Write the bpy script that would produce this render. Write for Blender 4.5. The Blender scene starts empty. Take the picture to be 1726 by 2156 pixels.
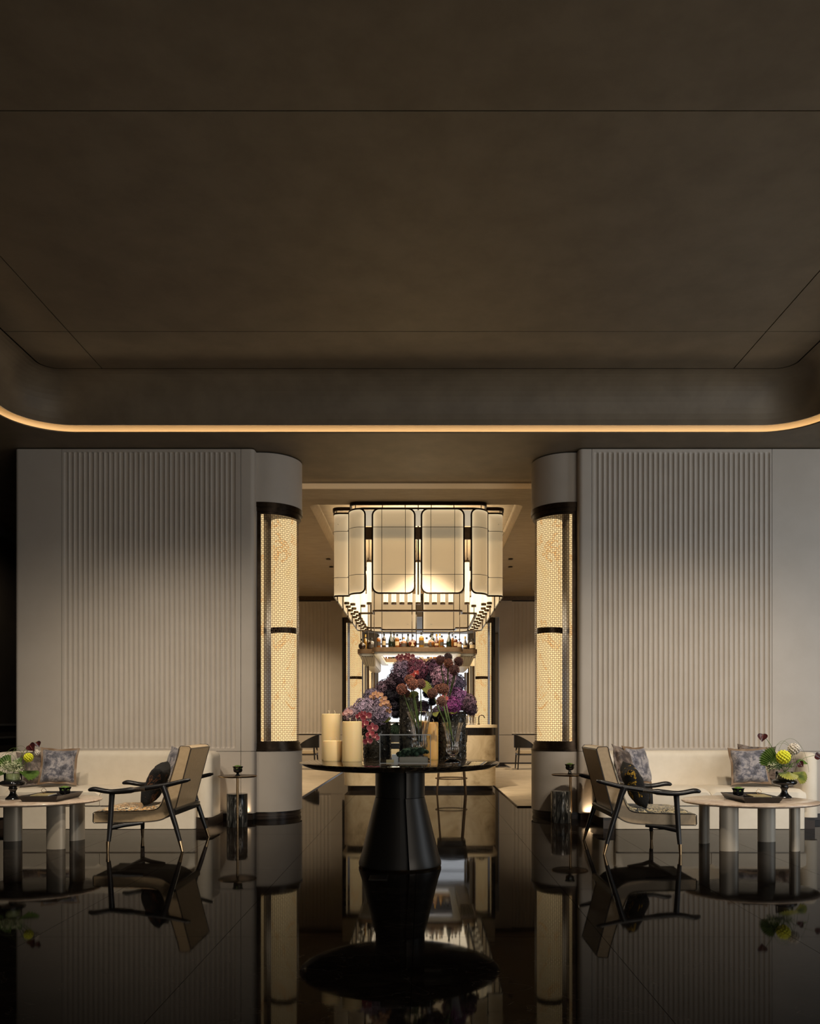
import bpy, bmesh, math, random
from math import sin, cos, pi, sqrt, atan2, radians
from mathutils import Vector, Matrix, noise
random.seed(7)
sc = bpy.context.scene
COL = sc.collection

# ------------------------------------------------------------------ camera
HC, FP, VX, HY = 1.08, 1740.0, 889.0, 1520.0      # lens height, focal length in pixels, principal point
cam_d = bpy.data.cameras.new('camera'); cam = bpy.data.objects.new('camera', cam_d); COL.objects.link(cam)
cam.location = (0, 0, HC); cam.rotation_euler = (pi/2, 0, 0)
cam_d.sensor_fit = 'HORIZONTAL'; cam_d.sensor_width = 36; cam_d.lens = 36*FP/1726
cam_d.shift_x = (863-VX)/1726; cam_d.shift_y = (HY-1078)/1726
cam_d.clip_start = .05; cam_d.clip_end = 100
sc.camera = cam

# ------------------------------------------------------------------ world, exposure
w = bpy.data.worlds.new('world'); sc.world = w; w.use_nodes = True
w.node_tree.nodes['Background'].inputs[0].default_value = (.75, .85, 1, 1)
w.node_tree.nodes['Background'].inputs[1].default_value = .05
vs = sc.view_settings
vs.view_transform = 'Standard'; vs.look = 'None'; vs.exposure = 0; vs.gamma = 1; vs.use_curve_mapping = False
cy = sc.cycles
cy.max_bounces = 10; cy.transmission_bounces = 10; cy.transparent_max_bounces = 12; cy.diffuse_bounces = 4; cy.glossy_bounces = 5
cy.sample_clamp_indirect = 4; cy.caustics_reflective = False; cy.caustics_refractive = False
cy.use_denoising = True

# ------------------------------------------------------------------ lights
def light(name, kind, loc, power, color, aim=None, **kw):
    d = bpy.data.lights.new(name, kind); o = bpy.data.objects.new(name, d); COL.objects.link(o)
    d.energy = power; d.color = color; o.location = loc
    for k, v in kw.items(): setattr(d, k, v)
    if aim is not None:
        o.rotation_euler = (Vector(aim)-Vector(loc)).to_track_quat('-Z', 'Y').to_euler()
    return o
WARM = (1, .74, .46); WARM2 = (1, .86, .68); COOL = (.80, .90, 1)
# daylight of the entrance glazing behind the camera and of the side window on the right
light('daylight_front', 'AREA', (5.0, -3.0, 1.8), 270, (1, .94, .85), aim=(-1.5, 9, 1.7), shape='RECTANGLE', size=6, size_y=3.2)
light('daylight_side', 'AREA', (6.9, 6.0, 1.7), 130, COOL, aim=(3.4, 9.0, 1.5), shape='RECTANGLE', size=3.5, size_y=3.0)
# ceiling downlights over the two seating groups
for x, p in ((-3.6, 270), (-2.3, 520), (2.3, 410), (3.5, 370)):
    light('downlight', 'SPOT', (x*.9, 4.9, 4.5), p, WARM2, aim=(x, 8.75, -.15), spot_size=radians(67), spot_blend=1, shadow_soft_size=.10)
for x, p in ((-3.0, 150), (2.5, 130)):
    light('downlight', 'SPOT', (x, 5.0, 4.55), p, WARM2, aim=(x+.1, 7.1, .3), spot_size=radians(44), spot_blend=.8, shadow_soft_size=.05)
light('downlight', 'SPOT', (.6, 6.2, 4.0), 330, WARM2, aim=(-2.05, 7.3, .6), spot_size=radians(26), spot_blend=1, shadow_soft_size=.06)  # added fill spot for the left armchair's back, not a real fixture
light('corridor_fill', 'SPOT', (-5.7, 11.5, 4.0), 45, WARM2, aim=(-6.3, 13, 1.0), spot_size=radians(110), spot_blend=1, shadow_soft_size=.06)  # added fill to lift the dark corridor wall, no lamp there
# spots on the centre table
light('table_spot', 'SPOT', (-1.2, 4.2, 4.5), 420, (1, .84, .66), aim=(-.25, 6.3, 1.1), spot_size=radians(24), spot_blend=.6, shadow_soft_size=.05)
light('table_spot', 'SPOT', (1.0, 4.2, 4.5), 380, (1, .88, .74), aim=(-.05, 6.3, 1.1), spot_size=radians(24), spot_blend=.6, shadow_soft_size=.05)
# rear room
for x, y, p in ((-3.2, 19.0, 430), (3.1, 19.0, 430), (-3.0, 14.5, 380), (3.0, 14.5, 380)):
    light('rear_downlight', 'SPOT', (x, y, 4.2), p, (1, .80, .54), aim=(x, y+.7, 0), spot_size=radians(110), spot_blend=1, shadow_soft_size=.08)
light('bar_front_light', 'SPOT', (0, 10.95, 3.9), 1000, (1, .80, .55), aim=(0, 13.0, .4), spot_size=radians(60), spot_blend=1, shadow_soft_size=.08)
light('chandelier_glow', 'AREA', (-.06, 14.6, 2.86), 150, (1, .82, .56), aim=(-.06, 14.6, 0), shape='RECTANGLE', size=1.7, size_y=4.0)
light('chandelier_uplight', 'AREA', (-.06, 14.6, 3.5), 170, (1, .80, .52), aim=(-.06, 14.6, 9), shape='RECTANGLE', size=1.2, size_y=3.6)

# ------------------------------------------------------------------ object helpers
def tag(o, label=None, cat=None, group=None, kind=None):
    if label: o['label'] = label
    if cat: o['category'] = cat
    if group: o['group'] = group
    if kind: o['kind'] = kind
    return o
def empty(name, loc=(0, 0, 0), rz=0, scale=1, **kw):
    o = bpy.data.objects.new(name, None); COL.objects.link(o); o.location = loc; o.rotation_euler = (0, 0, rz)
    o.scale = (scale,)*3; o.empty_display_size = .1
    return tag(o, **kw)
def mesh_obj(name, me, parent=None, loc=(0, 0, 0), rot=(0, 0, 0), scale=(1, 1, 1)):
    o = bpy.data.objects.new(name, me); COL.objects.link(o); o.location = loc; o.rotation_euler = rot; o.scale = scale
    if parent is not None: o.parent = parent
    return o
def copy_tree(o, parent=None, label=None):
    c = o.copy(); COL.objects.link(c); c.parent = parent
    if label: c['label'] = label
    for ch in list(o.children): copy_tree(ch, c)
    return c
class MB:
    """collects faces, then links them as one mesh object"""
    def __init__(s): s.v = []; s.f = []; s.a = None
    def add(s, vs, fs, at=None):
        n = len(s.v); s.v += [tuple(p) for p in vs]; s.f += [tuple(i+n for i in f) for f in fs]
        if at is not None:
            if s.a is None: s.a = []
            s.a += [0.0]*(n-len(s.a)); s.a += list(at)
        return s
    def box(s, x0, x1, y0, y1, z0, z1):
        return s.add([(x0,y0,z0),(x1,y0,z0),(x1,y1,z0),(x0,y1,z0),(x0,y0,z1),(x1,y0,z1),(x1,y1,z1),(x0,y1,z1)],
              [(0,3,2,1),(4,5,6,7),(0,1,5,4),(1,2,6,5),(2,3,7,6),(3,0,4,7)])
    def lathe(s, prof, n=32, c=(0,0,0), fl=None):
        """prof: (r,z) bottom to top; closed where r==0"""
        vs=[]; fs=[]
        for (r,z) in prof:
            for i in range(n):
                a=2*pi*i/n; rr=r*(fl(a,z) if fl else 1)
                vs.append((c[0]+rr*cos(a), c[1]+rr*sin(a), c[2]+z))
        for k in range(len(prof)-1):
            for i in range(n):
                j=(i+1)%n; fs.append((k*n+i,k*n+j,(k+1)*n+j,(k+1)*n+i))
        return s.add(vs,fs)
    def cap(s, prof, n=32, c=(0,0,0), fl=None):
        """lathe with flat caps"""
        m=len(s.v); s.lathe(prof,n,c,fl); e=len(s.v)-n
        s.f.append(tuple(range(m+n-1,m-1,-1))); s.f.append(tuple(range(e,e+n))); return s
    def tube(s, pts, r, n=8, sy=None, caps=True, closed=False):
        """round (or elliptic: sy = list of vertical scale) sweep; r number or list"""
        P=[Vector(p) for p in pts]; N=len(P); R=r if isinstance(r,(list,tuple)) else [r]*N
        vs=[]; fs=[]; up=None
        for i in range(N):
            if closed: t=P[(i+1)%N]-P[i-1]
            else: t=P[min(i+1,N-1)]-P[max(i-1,0)]
            t=t.normalized() if t.length>1e-9 else Vector((0,0,1))
            if up is None:
                up=Vector((0,0,1)) if abs(t.z)<.9 else Vector((0,1,0))
            up=(up-t*up.dot(t)); up=up.normalized() if up.length>1e-6 else t.orthogonal().normalized()
            sd=t.cross(up)
            for k in range(n):
                a=2*pi*k/n; vs.append(P[i]+sd*(R[i]*cos(a))+up*(R[i]*sin(a)*(sy[i] if sy else 1)))
        M=N if closed else N-1
        for i in range(M):
            i2=(i+1)%N
            for k in range(n):
                j=(k+1)%n; fs.append((i*n+k,i*n+j,i2*n+j,i2*n+k))
        if caps and not closed: fs.append(tuple(range(n-1,-1,-1))); fs.append(tuple((N-1)*n+k for k in range(n)))
        return s.add(vs,fs)
    def prism(s, poly, z0, z1):
        n=len(poly); vs=[(p[0],p[1],z0) for p in poly]+[(p[0],p[1],z1) for p in poly]
        fs=[tuple(range(n-1,-1,-1)),tuple(range(n,2*n))]+[(i,(i+1)%n,n+(i+1)%n,n+i) for i in range(n)]
        return s.add(vs,fs)
    def sphere(s, c, r, nu=12, nv=8, sc3=(1,1,1)):
        prof=[(max(1e-5,sin(pi*k/nv)),-cos(pi*k/nv)) for k in range(nv+1)]
        vs=[];fs=[]
        for (q,z) in prof:
            for i in range(nu):
                a=2*pi*i/nu; vs.append((c[0]+r*q*cos(a)*sc3[0],c[1]+r*q*sin(a)*sc3[1],c[2]+r*z*sc3[2]))
        for k in range(nv):
            for i in range(nu):
                j=(i+1)%nu; fs.append((k*nu+i,k*nu+j,(k+1)*nu+j,(k+1)*nu+i))
        return s.add(vs,fs)
    def mesh(s, name, mat, smooth=35, bevel=0):
        me=bpy.data.meshes.new(name); me.from_pydata(s.v,[],s.f)
        if s.a is not None:
            at=me.attributes.new('val','FLOAT','POINT'); at.data.foreach_set('value', s.a+[0.0]*(len(s.v)-len(s.a)))
        bm=bmesh.new(); bm.from_mesh(me); bmesh.ops.recalc_face_normals(bm,faces=bm.faces)
        if bevel:
            es=[e for e in bm.edges if len(e.link_faces)==2 and e.calc_face_angle(0)>radians(40)]
            bmesh.ops.bevel(bm,geom=es,offset=bevel,segments=2,affect='EDGES',clamp_overlap=True)
        bm.to_mesh(me); bm.free()
        for m in (mat if isinstance(mat,(list,tuple)) else [mat]): me.materials.append(m)
        if smooth: me.polygons.foreach_set('use_smooth',[True]*len(me.polygons)); me.set_sharp_from_angle(angle=radians(smooth))
        me.update(); return me
    def obj(s, name, mat, parent=None, smooth=35, bevel=0, **kw):
        return mesh_obj(name, s.mesh(name,mat,smooth,bevel), parent, **kw)
def rrect(x0,x1,y0,y1,r,n=6):
    """rounded rectangle, counterclockwise"""
    out=[]
    for cx,cy_,a0 in ((x1-r,y0+r,-pi/2),(x1-r,y1-r,0),(x0+r,y1-r,pi/2),(x0+r,y0+r,pi)):
        for k in range(n+1):
            a=a0+pi/2*k/n; out.append((cx+r*cos(a),cy_+r*sin(a)))
    return out
def W(px,py,D):
    """a photograph point at depth D as a world position"""
    return Vector(((px-VX)*D/FP, D, HC-(py-HY)*D/FP))

# ------------------------------------------------------------------ materials
def rgb(r,g,b):
    f=lambda c:((c/255+.055)/1.055)**2.4 if c>10 else c/255/12.92
    return (f(r),f(g),f(b),1)
def mat(name, col=(.5,.5,.5,1), rough=.5, metal=0, emit=None, es=0, trans=0, ior=1.45, spec=.5, coat=0, sheen=0, sub=0):
    m=bpy.data.materials.new(name); m.use_nodes=True; b=m.node_tree.nodes['Principled BSDF']
    I=b.inputs; I['Base Color'].default_value=col; I['Roughness'].default_value=rough; I['Metallic'].default_value=metal
    I['Transmission Weight'].default_value=trans; I['IOR'].default_value=ior; I['Specular IOR Level'].default_value=spec
    I['Coat Weight'].default_value=coat; I['Coat Roughness'].default_value=.05; I['Sheen Weight'].default_value=sheen
    if sub: I['Subsurface Weight'].default_value=sub; I['Subsurface Radius'].default_value=(.03,.02,.01); I['Subsurface Scale'].default_value=1
    if emit: I['Emission Color'].default_value=emit; I['Emission Strength'].default_value=es
    return m
class NT:
    def __init__(s,m): s.m=m; s.t=m.node_tree; s.b=s.t.nodes['Principled BSDF']
    def n(s,ty,**kw):
        x=s.t.nodes.new(ty)
        for k,v in kw.items():
            if k in x.inputs: x.inputs[k].default_value=v
            else: setattr(x,k,v)
        return x
    def l(s,a,b): s.t.links.new(a,b)
    def coord(s,kind='Object',scale=(1,1,1),rot=(0,0,0)):
        if kind=='World': o=s.n('ShaderNodeNewGeometry').outputs['Position']
        else: o=s.n('ShaderNodeTexCoord').outputs[kind]
        mp=s.n('ShaderNodeMapping'); mp.inputs['Scale'].default_value=scale; mp.inputs['Rotation'].default_value=rot; s.l(o,mp.inputs['Vector']); return mp.outputs[0]
    def noise(s,vec,scale,detail=4,rough=.5,dist=0):
        x=s.n('ShaderNodeTexNoise'); x.inputs['Scale'].default_value=scale; x.inputs['Detail'].default_value=detail; x.inputs['Roughness'].default_value=rough; x.inputs['Distortion'].default_value=dist
        s.l(vec,x.inputs['Vector']); return x.outputs['Fac']
    def ramp(s,fac,stops,interp='LINEAR'):
        x=s.n('ShaderNodeValToRGB'); cr=x.color_ramp; cr.interpolation=interp
        while len(cr.elements)>1: cr.elements.remove(cr.elements[-1])
        cr.elements[0].position=stops[0][0]; cr.elements[0].color=stops[0][1]
        for p,c in stops[1:]: e=cr.elements.new(p); e.color=c
        s.l(fac,x.inputs[0]); return x.outputs[0]
    def mix(s,f,a,b,mode='MIX'):
        x=s.n('ShaderNodeMix',data_type='RGBA',blend_type=mode)
        for k,v in ((0,f),(6,a),(7,b)):
            if hasattr(v,'links'): s.l(v,x.inputs[k])
            else: x.inputs[k].default_value=v
        return x.outputs[2]
    def bump(s,h,strength=.2,dist=.01):
        x=s.n('ShaderNodeBump'); x.inputs['Strength'].default_value=strength; x.inputs['Distance'].default_value=dist; s.l(h,x.inputs['Height']); s.l(x.outputs[0],s.b.inputs['Normal'])
def noisy(name,c0,c1,scale=8,rough=.5,bump=0,kind='Object',sc3=(1,1,1),lo=.35,hi=.65,dist=0,detail=5,**kw):
    m=mat(name,rough=rough,**kw); t=NT(m); f=t.noise(t.coord(kind,sc3),scale,detail,.6,dist)
    t.l(t.ramp(f,[(lo,c0),(hi,c1)]),t.b.inputs['Base Color'])
    if bump: t.bump(f,bump,.01)
    return m

M={}
M['ceiling']=noisy('ceiling_suede_plaster',(.140,.106,.068,1),(.178,.137,.089,1),3.2,.52,.12,'World',(1,1,1),detail=8,spec=.5)
M['ceiling_rear']=noisy('rear_ceiling_plaster',(.30,.235,.16,1),(.36,.285,.195,1),9,.6,.15,'World',(.5,1.6,1),detail=6)
M['wall']=noisy('wall_plaster',(.47,.415,.355,1),(.50,.445,.385,1),3,.55,.02,'World')
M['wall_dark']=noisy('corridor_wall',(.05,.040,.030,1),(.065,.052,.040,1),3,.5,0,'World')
M['gap']=mat('shadow_gap',(.012,.010,.008,1),.7)
M['cove']=mat('cove_lining',(.80,.62,.40,1),.6)
M['led']=mat('led_strip',(0,0,0,1),.5,emit=(1,.70,.38,1),es=9)
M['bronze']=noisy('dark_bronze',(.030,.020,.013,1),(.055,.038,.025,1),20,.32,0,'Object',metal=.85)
M['bronze_pale']=noisy('bronze_fittings',(.10,.065,.038,1),(.14,.095,.058,1),20,.38,0,'Object',metal=.8)  # paler bronze tone for fittings and slim metalwork
M['black_wood']=mat('black_lacquered_wood',(.012,.011,.011,1),.28,spec=.5)
M['brass']=mat('brass',(.58,.40,.22,1),.25,1)
M['black_metal']=mat('black_metal',(.030,.027,.024,1),.38,.75)
M['leather']=noisy('tan_leather',(.40,.29,.17,1),(.46,.335,.20,1),30,.42,.05,spec=.5)
M['piping']=mat('dark_piping',(.03,.022,.016,1),.5)
M['sofa']=noisy('cream_leather',(.70,.62,.50,1),(.74,.66,.54,1),10,.5,.03,'Object')
M['plinth']=mat('dark_plinth',(.035,.024,.018,1),.3)
M['bluegrey']=mat('champagne_grey_lacquer',(.40,.35,.28,1),.40,.25)
M['rug']=noisy('beige_rug',(.34,.27,.18,1),(.62,.52,.38,1),5,.95,.5,'World',(.6,3,1),.3,.7,.8,sheen=.3)
M['white_gloss']=mat('white_card',(.8,.8,.78,1),.4)
def m_floor():
    m=mat('polished_dark_marble',rough=.035,spec=.5,ior=1.07); t=NT(m)
    v=t.coord('World',(1,1.8,1)); f=t.noise(v,2.2,10,.68,1.2); g=t.noise(t.coord('World',(3,9,1)),6,8,.7,.6)
    c=t.ramp(f,[(.30,(.003,.0022,.0017,1)),(.52,(.007,.0052,.004,1)),(.75,(.016,.012,.009,1))])
    c2=t.ramp(g,[(.45,(0,0,0,1)),(.80,(.010,.0075,.006,1))]); c=t.mix(1,c,c2,'ADD')
    v2=t.n('ShaderNodeTexNoise'); v2.inputs['Scale'].default_value=1.3; v2.inputs['Detail'].default_value=6; v2.inputs['Distortion'].default_value=1.5; t.l(v,v2.inputs['Vector'])
    vein=t.ramp(v2.outputs['Fac'],[(.497,(0,0,0,1)),(.5,(.05,.042,.035,1)),(.503,(0,0,0,1))]); c=t.mix(.5,c,vein,'ADD')
    t.l(c,t.b.inputs['Base Color']); r=t.ramp(f,[(.3,(.02,)*3+(1,)),(.7,(.055,)*3+(1,))]); t.l(r,t.b.inputs['Roughness'])
    return m
M['floor']=m_floor()
def m_stone(name,stops,scale,rough,kind='Object',dist=1.5,sc3=(1,1,1),**kw):
    m=mat(name,rough=rough,**kw); t=NT(m); f=t.noise(t.coord(kind,sc3),scale,8,.62,dist); t.l(t.ramp(f,stops),t.b.inputs['Base Color']); return m
M['table_marble']=m_stone('black_brown_marble',[(.35,(.006,.005,.004,1)),(.52,(.035,.024,.015,1)),(.60,(.09,.065,.04,1)),(.64,(.02,.015,.01,1))],14,.05)
M['coffee_stone']=m_stone('beige_travertine',[(.3,(.30,.21,.15,1)),(.5,(.50,.39,.30,1)),(.7,(.66,.56,.46,1))],5,.12,sc3=(1,2.5,1))
M['bar_onyx']=m_stone('cream_onyx',[(.3,(.28,.21,.12,1)),(.45,(.50,.40,.26,1)),(.62,(.62,.52,.36,1)),(.72,(.44,.34,.2,1))],1.6,.22,'World')
M['bar_top']=mat('pale_counter_stone',(.78,.66,.46,1),.25)
M['black_vein']=m_stone('black_veined_marble',[(.40,(.006,.006,.006,1)),(.56,(.05,.05,.046,1)),(.62,(.32,.30,.27,1)),(.66,(.02,.02,.02,1))],9,.15,sc3=(2.4,2.4,.35))
M['fur']=noisy('black_fur',(.004,.004,.004,1),(.02,.017,.015,1),40,.9,.6,sheen=.5)
M['glass']=mat('crystal_glass',(1,1,1,1),0,trans=1,ior=1.5)
def m_clear(name,tint,ior):
    m=mat(name); t=NT(m); tr=t.n('ShaderNodeBsdfTransparent'); tr.inputs[0].default_value=tint; gl=t.n('ShaderNodeBsdfGlossy'); gl.inputs['Roughness'].default_value=.02
    fr=t.n('ShaderNodeFresnel'); fr.inputs['IOR'].default_value=ior; mx=t.n('ShaderNodeMixShader'); t.l(fr.outputs[0],mx.inputs[0]); t.l(tr.outputs[0],mx.inputs[1]); t.l(gl.outputs[0],mx.inputs[2])
    t.l(mx.outputs[0],t.t.nodes['Material Output'].inputs['Surface']); t.t.nodes.remove(t.b); return m
M['acrylic_edge']=mat('polished_acrylic_edge',(.26,.28,.30,1),.15,spec=.8)
M['acrylic']=m_clear('clear_acrylic',(.95,.97,.98,1),1.18)
M['black_glass']=mat('black_glass',(.006,.006,.007,1),.05,coat=.5)
M['moss']=noisy('moss',(.03,.07,.012,1),(.16,.26,.05,1),60,.9,.5)
M['dark_moss']=noisy('dark_moss',(.008,.022,.012,1),(.05,.09,.045,1),40,.8,.5)
M['stem']=noisy('green_stem',(.05,.09,.02,1),(.13,.19,.05,1),12,.45)
M['leaf']=noisy('fan_palm_leaf',(.10,.14,.02,1),(.36,.33,.06,1),10,.5)
M['leaf_green']=noisy('glossy_green_leaf',(.035,.075,.014,1),(.13,.21,.045,1),10,.35)
M['yellow']=mat('yellow_berries',(.62,.62,.03,1),.45,sub=.1)
M['anthurium']=noisy('maroon_anthurium',(.018,.004,.005,1),(.06,.014,.014,1),12,.2,spec=.6)
M['pale_ball']=noisy('pale_dried_ball',(.42,.37,.31,1),(.70,.64,.56,1),30,.8,.5)
M['tray']=mat('dark_lacquer_tray',(.018,.014,.013,1),.28)
M['book']=noisy('gold_paper',(.24,.19,.09,1),(.34,.27,.13,1),30,.6)
M['candle']=mat('ivory_wax',(.84,.64,.33,1),.42,sub=.35)
M['candle_amber']=mat('amber_wax',(.85,.48,.14,1),.4,sub=.35)
M['wick']=mat('cotton_wick',(.7,.62,.45,1),.8)
M['seat_cream']=mat('cream_seat_pad',(.62,.52,.38,1),.6)
M['dark_chair']=mat('charcoal_leather',(.018,.017,.018,1),.45)
M['shelf_bronze']=noisy('brushed_bronze_shelf',(.16,.10,.06,1),(.21,.14,.085,1),16,.4,metal=.5)
M['shelf_under']=mat('pale_shelf_underside',(.55,.58,.60,1),.3)
M['grey_flute']=mat('grey_metal_bracket',(.25,.235,.22,1),.4,.4)
M['outlet']=mat('floor_socket_metal',(.05,.045,.04,1),.3,.7)
M['window']=mat('bright_window_sky',(0,0,0,1),.5,emit=(.90,.94,1,1),es=1.7)
M['tube']=mat('glowing_tube',(.9,.85,.7,1),.4,emit=(1,.80,.50,1),es=1.35)
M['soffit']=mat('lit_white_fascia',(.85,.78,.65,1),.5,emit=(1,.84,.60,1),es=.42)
M['shelf_led']=mat('shelf_led_panel',(.9,.9,.9,1),.4,emit=(.88,.93,1,1),es=1.8)
M['branch']=mat('branch_bark',(.30,.30,.31,1),.8)
def m_lantern():
    m=mat('backlit_onyx',(.6,.5,.3,1),.5); t=NT(m); v=t.coord('Object',(1,1,.55)); f=t.noise(v,3.2,8,.66,1.2)
    c=t.ramp(f,[(.20,(1,.56,.17,1)),(.36,(1,.67,.30,1)),(.5,(1,.71,.35,1)),(.555,(1,.71,.35,1)),(.57,(.80,.30,.04,1)),(.585,(1,.67,.31,1)),(.8,(1,.72,.36,1))])
    t.l(c,t.b.inputs['Emission Color']); t.b.inputs['Emission Strength'].default_value=.98; return m
M['lantern']=m_lantern()
def m_shade():
    m=mat('glowing_shade_glass',(.55,.47,.36,1),.35); t=NT(m)
    a=t.n('ShaderNodeAttribute',attribute_name='val'); s=t.ramp(a.outputs['Fac'],[(0,(.30,)*3+(1,)),(.35,(.37,)*3+(1,)),(.7,(.58,)*3+(1,)),(1,(1.0,)*3+(1,))])  # rim glow painted into the emission, stronger toward the panel edge
    t.b.inputs['Emission Color'].default_value=(1,.80,.50,1); t.l(s,t.b.inputs['Emission Strength']); tl=t.n('ShaderNodeBsdfTranslucent'); tl.inputs[0].default_value=(.75,.62,.42,1); mx=t.n('ShaderNodeMixShader'); mx.inputs[0].default_value=.32
    t.l(t.b.outputs[0],mx.inputs[1]); t.l(tl.outputs[0],mx.inputs[2]); t.l(mx.outputs[0],t.t.nodes['Material Output'].inputs['Surface']); return m
M['shade']=m_shade()
def m_velvet(name,a,b,c,scale=9):
    m=mat(name,rough=.55,sheen=.35); t=NT(m); v=t.coord('Object'); f=t.noise(v,scale,10,.72,.3)
    t.l(t.ramp(f,[(.36,a),(.47,b),(.56,c),(.66,b)]),t.b.inputs['Base Color']); t.bump(f,.25,.01); return m
M['velvet_grey']=m_velvet('crushed_grey_velvet',(.03,.028,.036,1),(.12,.115,.14,1),(.36,.325,.32,1),12)
M['velvet_brown']=m_velvet('brown_patterned_silk',(.020,.011,.008,1),(.050,.030,.022,1),(.22,.165,.13,1),7)
M['flange']=mat('tan_flange',(.20,.125,.07,1),.5)
def m_fur(name,c,lo):
    m=mat(name,rough=.95); t=NT(m); v=t.coord('Object'); f=t.noise(v,9,3,.5,1.5); g=t.noise(v,90,4,.7)
    c1=t.ramp(f,[(lo,(.004,.0035,.003,1)),(lo+.02,c),(lo+.06,c),(lo+.08,(.004,.0035,.003,1))]); t.l(t.mix(t.ramp(g,[(.4,(0,0,0,1)),(.6,(1,1,1,1))]),(.006,.005,.0045,1),c1),t.b.inputs['Base Color']); t.bump(g,.8,.01); return m
M['leopard']=m_fur('black_fur_amber_marks',(.62,.36,.03,1),.56); M['fur_brown']=m_fur('black_fur_brown_marks',(.20,.08,.03,1),.60)
def m_pattern(name,base,c1,c2,sc=16):
    m=mat(name,rough=.6,sheen=.2); t=NT(m); v=t.coord('Object'); f=t.noise(v,sc,3,.5,2.2); g=t.noise(v,sc*.7,2,.5,3)
    c=t.ramp(f,[(.44,base),(.46,c1),(.52,c1),(.54,base)]); k=t.ramp(g,[(.50,(0,0,0,1)),(.53,(1,1,1,1)),(.58,(1,1,1,1)),(.60,(0,0,0,1))])
    t.l(t.mix(k,c,c2),t.b.inputs['Base Color']); return m
M['fabric_tiger']=m_pattern('amber_brocade',(.03,.022,.015,1),(.70,.56,.36,1),(.48,.24,.06,1),13)
M['fabric_floral']=m_pattern('black_floral_brocade',(.010,.010,.009,1),(.52,.44,.28,1),(.33,.26,.13,1),11)
def m_petal(name,rough=.6,rim=None,dark=.35):
    """object colour, varied per floret by the val attribute"""
    m=mat(name,rough=rough); t=NT(m); oi=t.n('ShaderNodeObjectInfo'); a=t.n('ShaderNodeAttribute',attribute_name='val')
    if rim: c=t.mix(t.ramp(a.outputs['Fac'],[(.86,(0,0,0,1)),(1,(1,1,1,1))]),oi.outputs['Color'],rim)
    else: c=t.mix(1,oi.outputs['Color'],t.ramp(a.outputs['Fac'],[(0,(dark,dark,dark*1.05,1)),(1,(1.5,1.4,1.45,1))]),'MULTIPLY')
    t.l(c,t.b.inputs['Base Color']); return m
M['petal']=m_petal('hydrangea_petal')
M['allium']=m_petal('allium_floret',.7,dark=.25)
M['orchid']=m_petal('orchid_petal',.45,rim=(.62,.26,.26,1))
M['orchid_lip']=mat('orchid_lip',(.75,.45,.35,1),.5)
M['shard']=noisy('black_shell_shard',(.004,.004,.004,1),(.05,.045,.035,1),30,.15)
def m_bottle(name,col,rough=.08): return mat(name,col,rough,spec=.6,coat=.3)
BC={'green':m_bottle('dark_green_bottle_glass',(.008,.012,.006,1)),'amber':m_bottle('amber_liquor_glass',(.16,.050,.005,1)),
    'red':m_bottle('red_brown_liquor_glass',(.07,.012,.005,1)),'dark':m_bottle('brown_black_bottle_glass',(.020,.010,.006,1)),
    'yellow':m_bottle('golden_liquor_glass',(.26,.13,.012,1)),'clear':m_bottle('pale_bottle_glass',(.45,.45,.40,1)),
    'cap':mat('black_bottle_cap',(.01,.01,.01,1),.4),'gold':mat('gold_foil_cap',(.45,.27,.05,1),.35,.7),
    'cream':mat('cream_bottle_label',(.40,.31,.19,1),.7),'ink':mat('dark_bottle_label',(.04,.03,.025,1),.6)}

# ================================================================== STRUCTURE
CL=4.09      # lower ceiling
# ---- floor of polished slabs
fl=empty('floor',kind='structure')
MB().box(-7.2,7.2,-5,26,-.06,-.022).obj('screed',M['gap'],fl,smooth=0)
tw,td=.95,1.9
tm=MB().box(.0012,tw-.0012,.0012,td-.0012,-.022,0).mesh('tile',M['floor'],0)
for i in range(-8,8):
    for j in range(-3,13):
        mesh_obj('tile',tm,fl,loc=(-.045+i*tw,.35+j*td,0))
# ---- tray ceiling outline
def outline(off,n=14):
    return rrect(-4.15-off,4.05+off,-3.6-off,8.61+off,max(.03,.55+off),n)
def ring(pa,za,pb,zb,mb):
    n=len(pa); mb.add([(p[0],p[1],za) for p in pa]+[(p[0],p[1],zb) for p in pb],[(i,(i+1)%n,n+(i+1)%n,n+i) for i in range(n)])
def plane_with_hole(outer,inner,z):
    bm=bmesh.new(); es=[]
    for lp in (outer,inner):
        v=[bm.verts.new((p[0],p[1],z)) for p in lp]; es+=[bm.edges.new((v[i],v[(i+1)%len(v)])) for i in range(len(v))]
    bmesh.ops.triangle_fill(bm,use_beauty=True,edges=es); vs_=[tuple(v.co) for v in bm.verts]; bm.verts.index_update()
    fs_=[tuple(v.index for v in f.verts) for f in bm.faces]; bm.free(); return vs_,fs_
outer=[(-7.2,-5),(7.2,-5),(7.2,10.43),(-7.2,10.43)]
m=MB(); m.add(*plane_with_hole(outer,outline(0),CL)); m.add(*plane_with_hole(outer,outline(0),CL+.004))
m.box(-7.2,-4.2,10.43,14.5,CL,CL+.02); ring(outline(0),CL,outline(0),CL+.013,m); ring(outline(.004),CL+.004,outline(.004),CL+.013,m); ring(outline(0),CL+.013,outline(.004),CL+.013,m)
m.obj('ceiling_lower',M['ceiling'],smooth=0); tag(bpy.data.objects['ceiling_lower'],kind='structure')
m=MB(); ring(outline(.080),CL+.004,outline(.080),CL+.53,m); tag(m.obj('trim_1',M['cove']),kind='structure')
m=MB(); ring(outline(.018),CL+.0065,outline(.048),CL+.0065,m)
led=m.obj('cove_light_strip',M['led']); tag(led,'warm glowing strip tucked in the cove around the raised ceiling','light strip')
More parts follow.
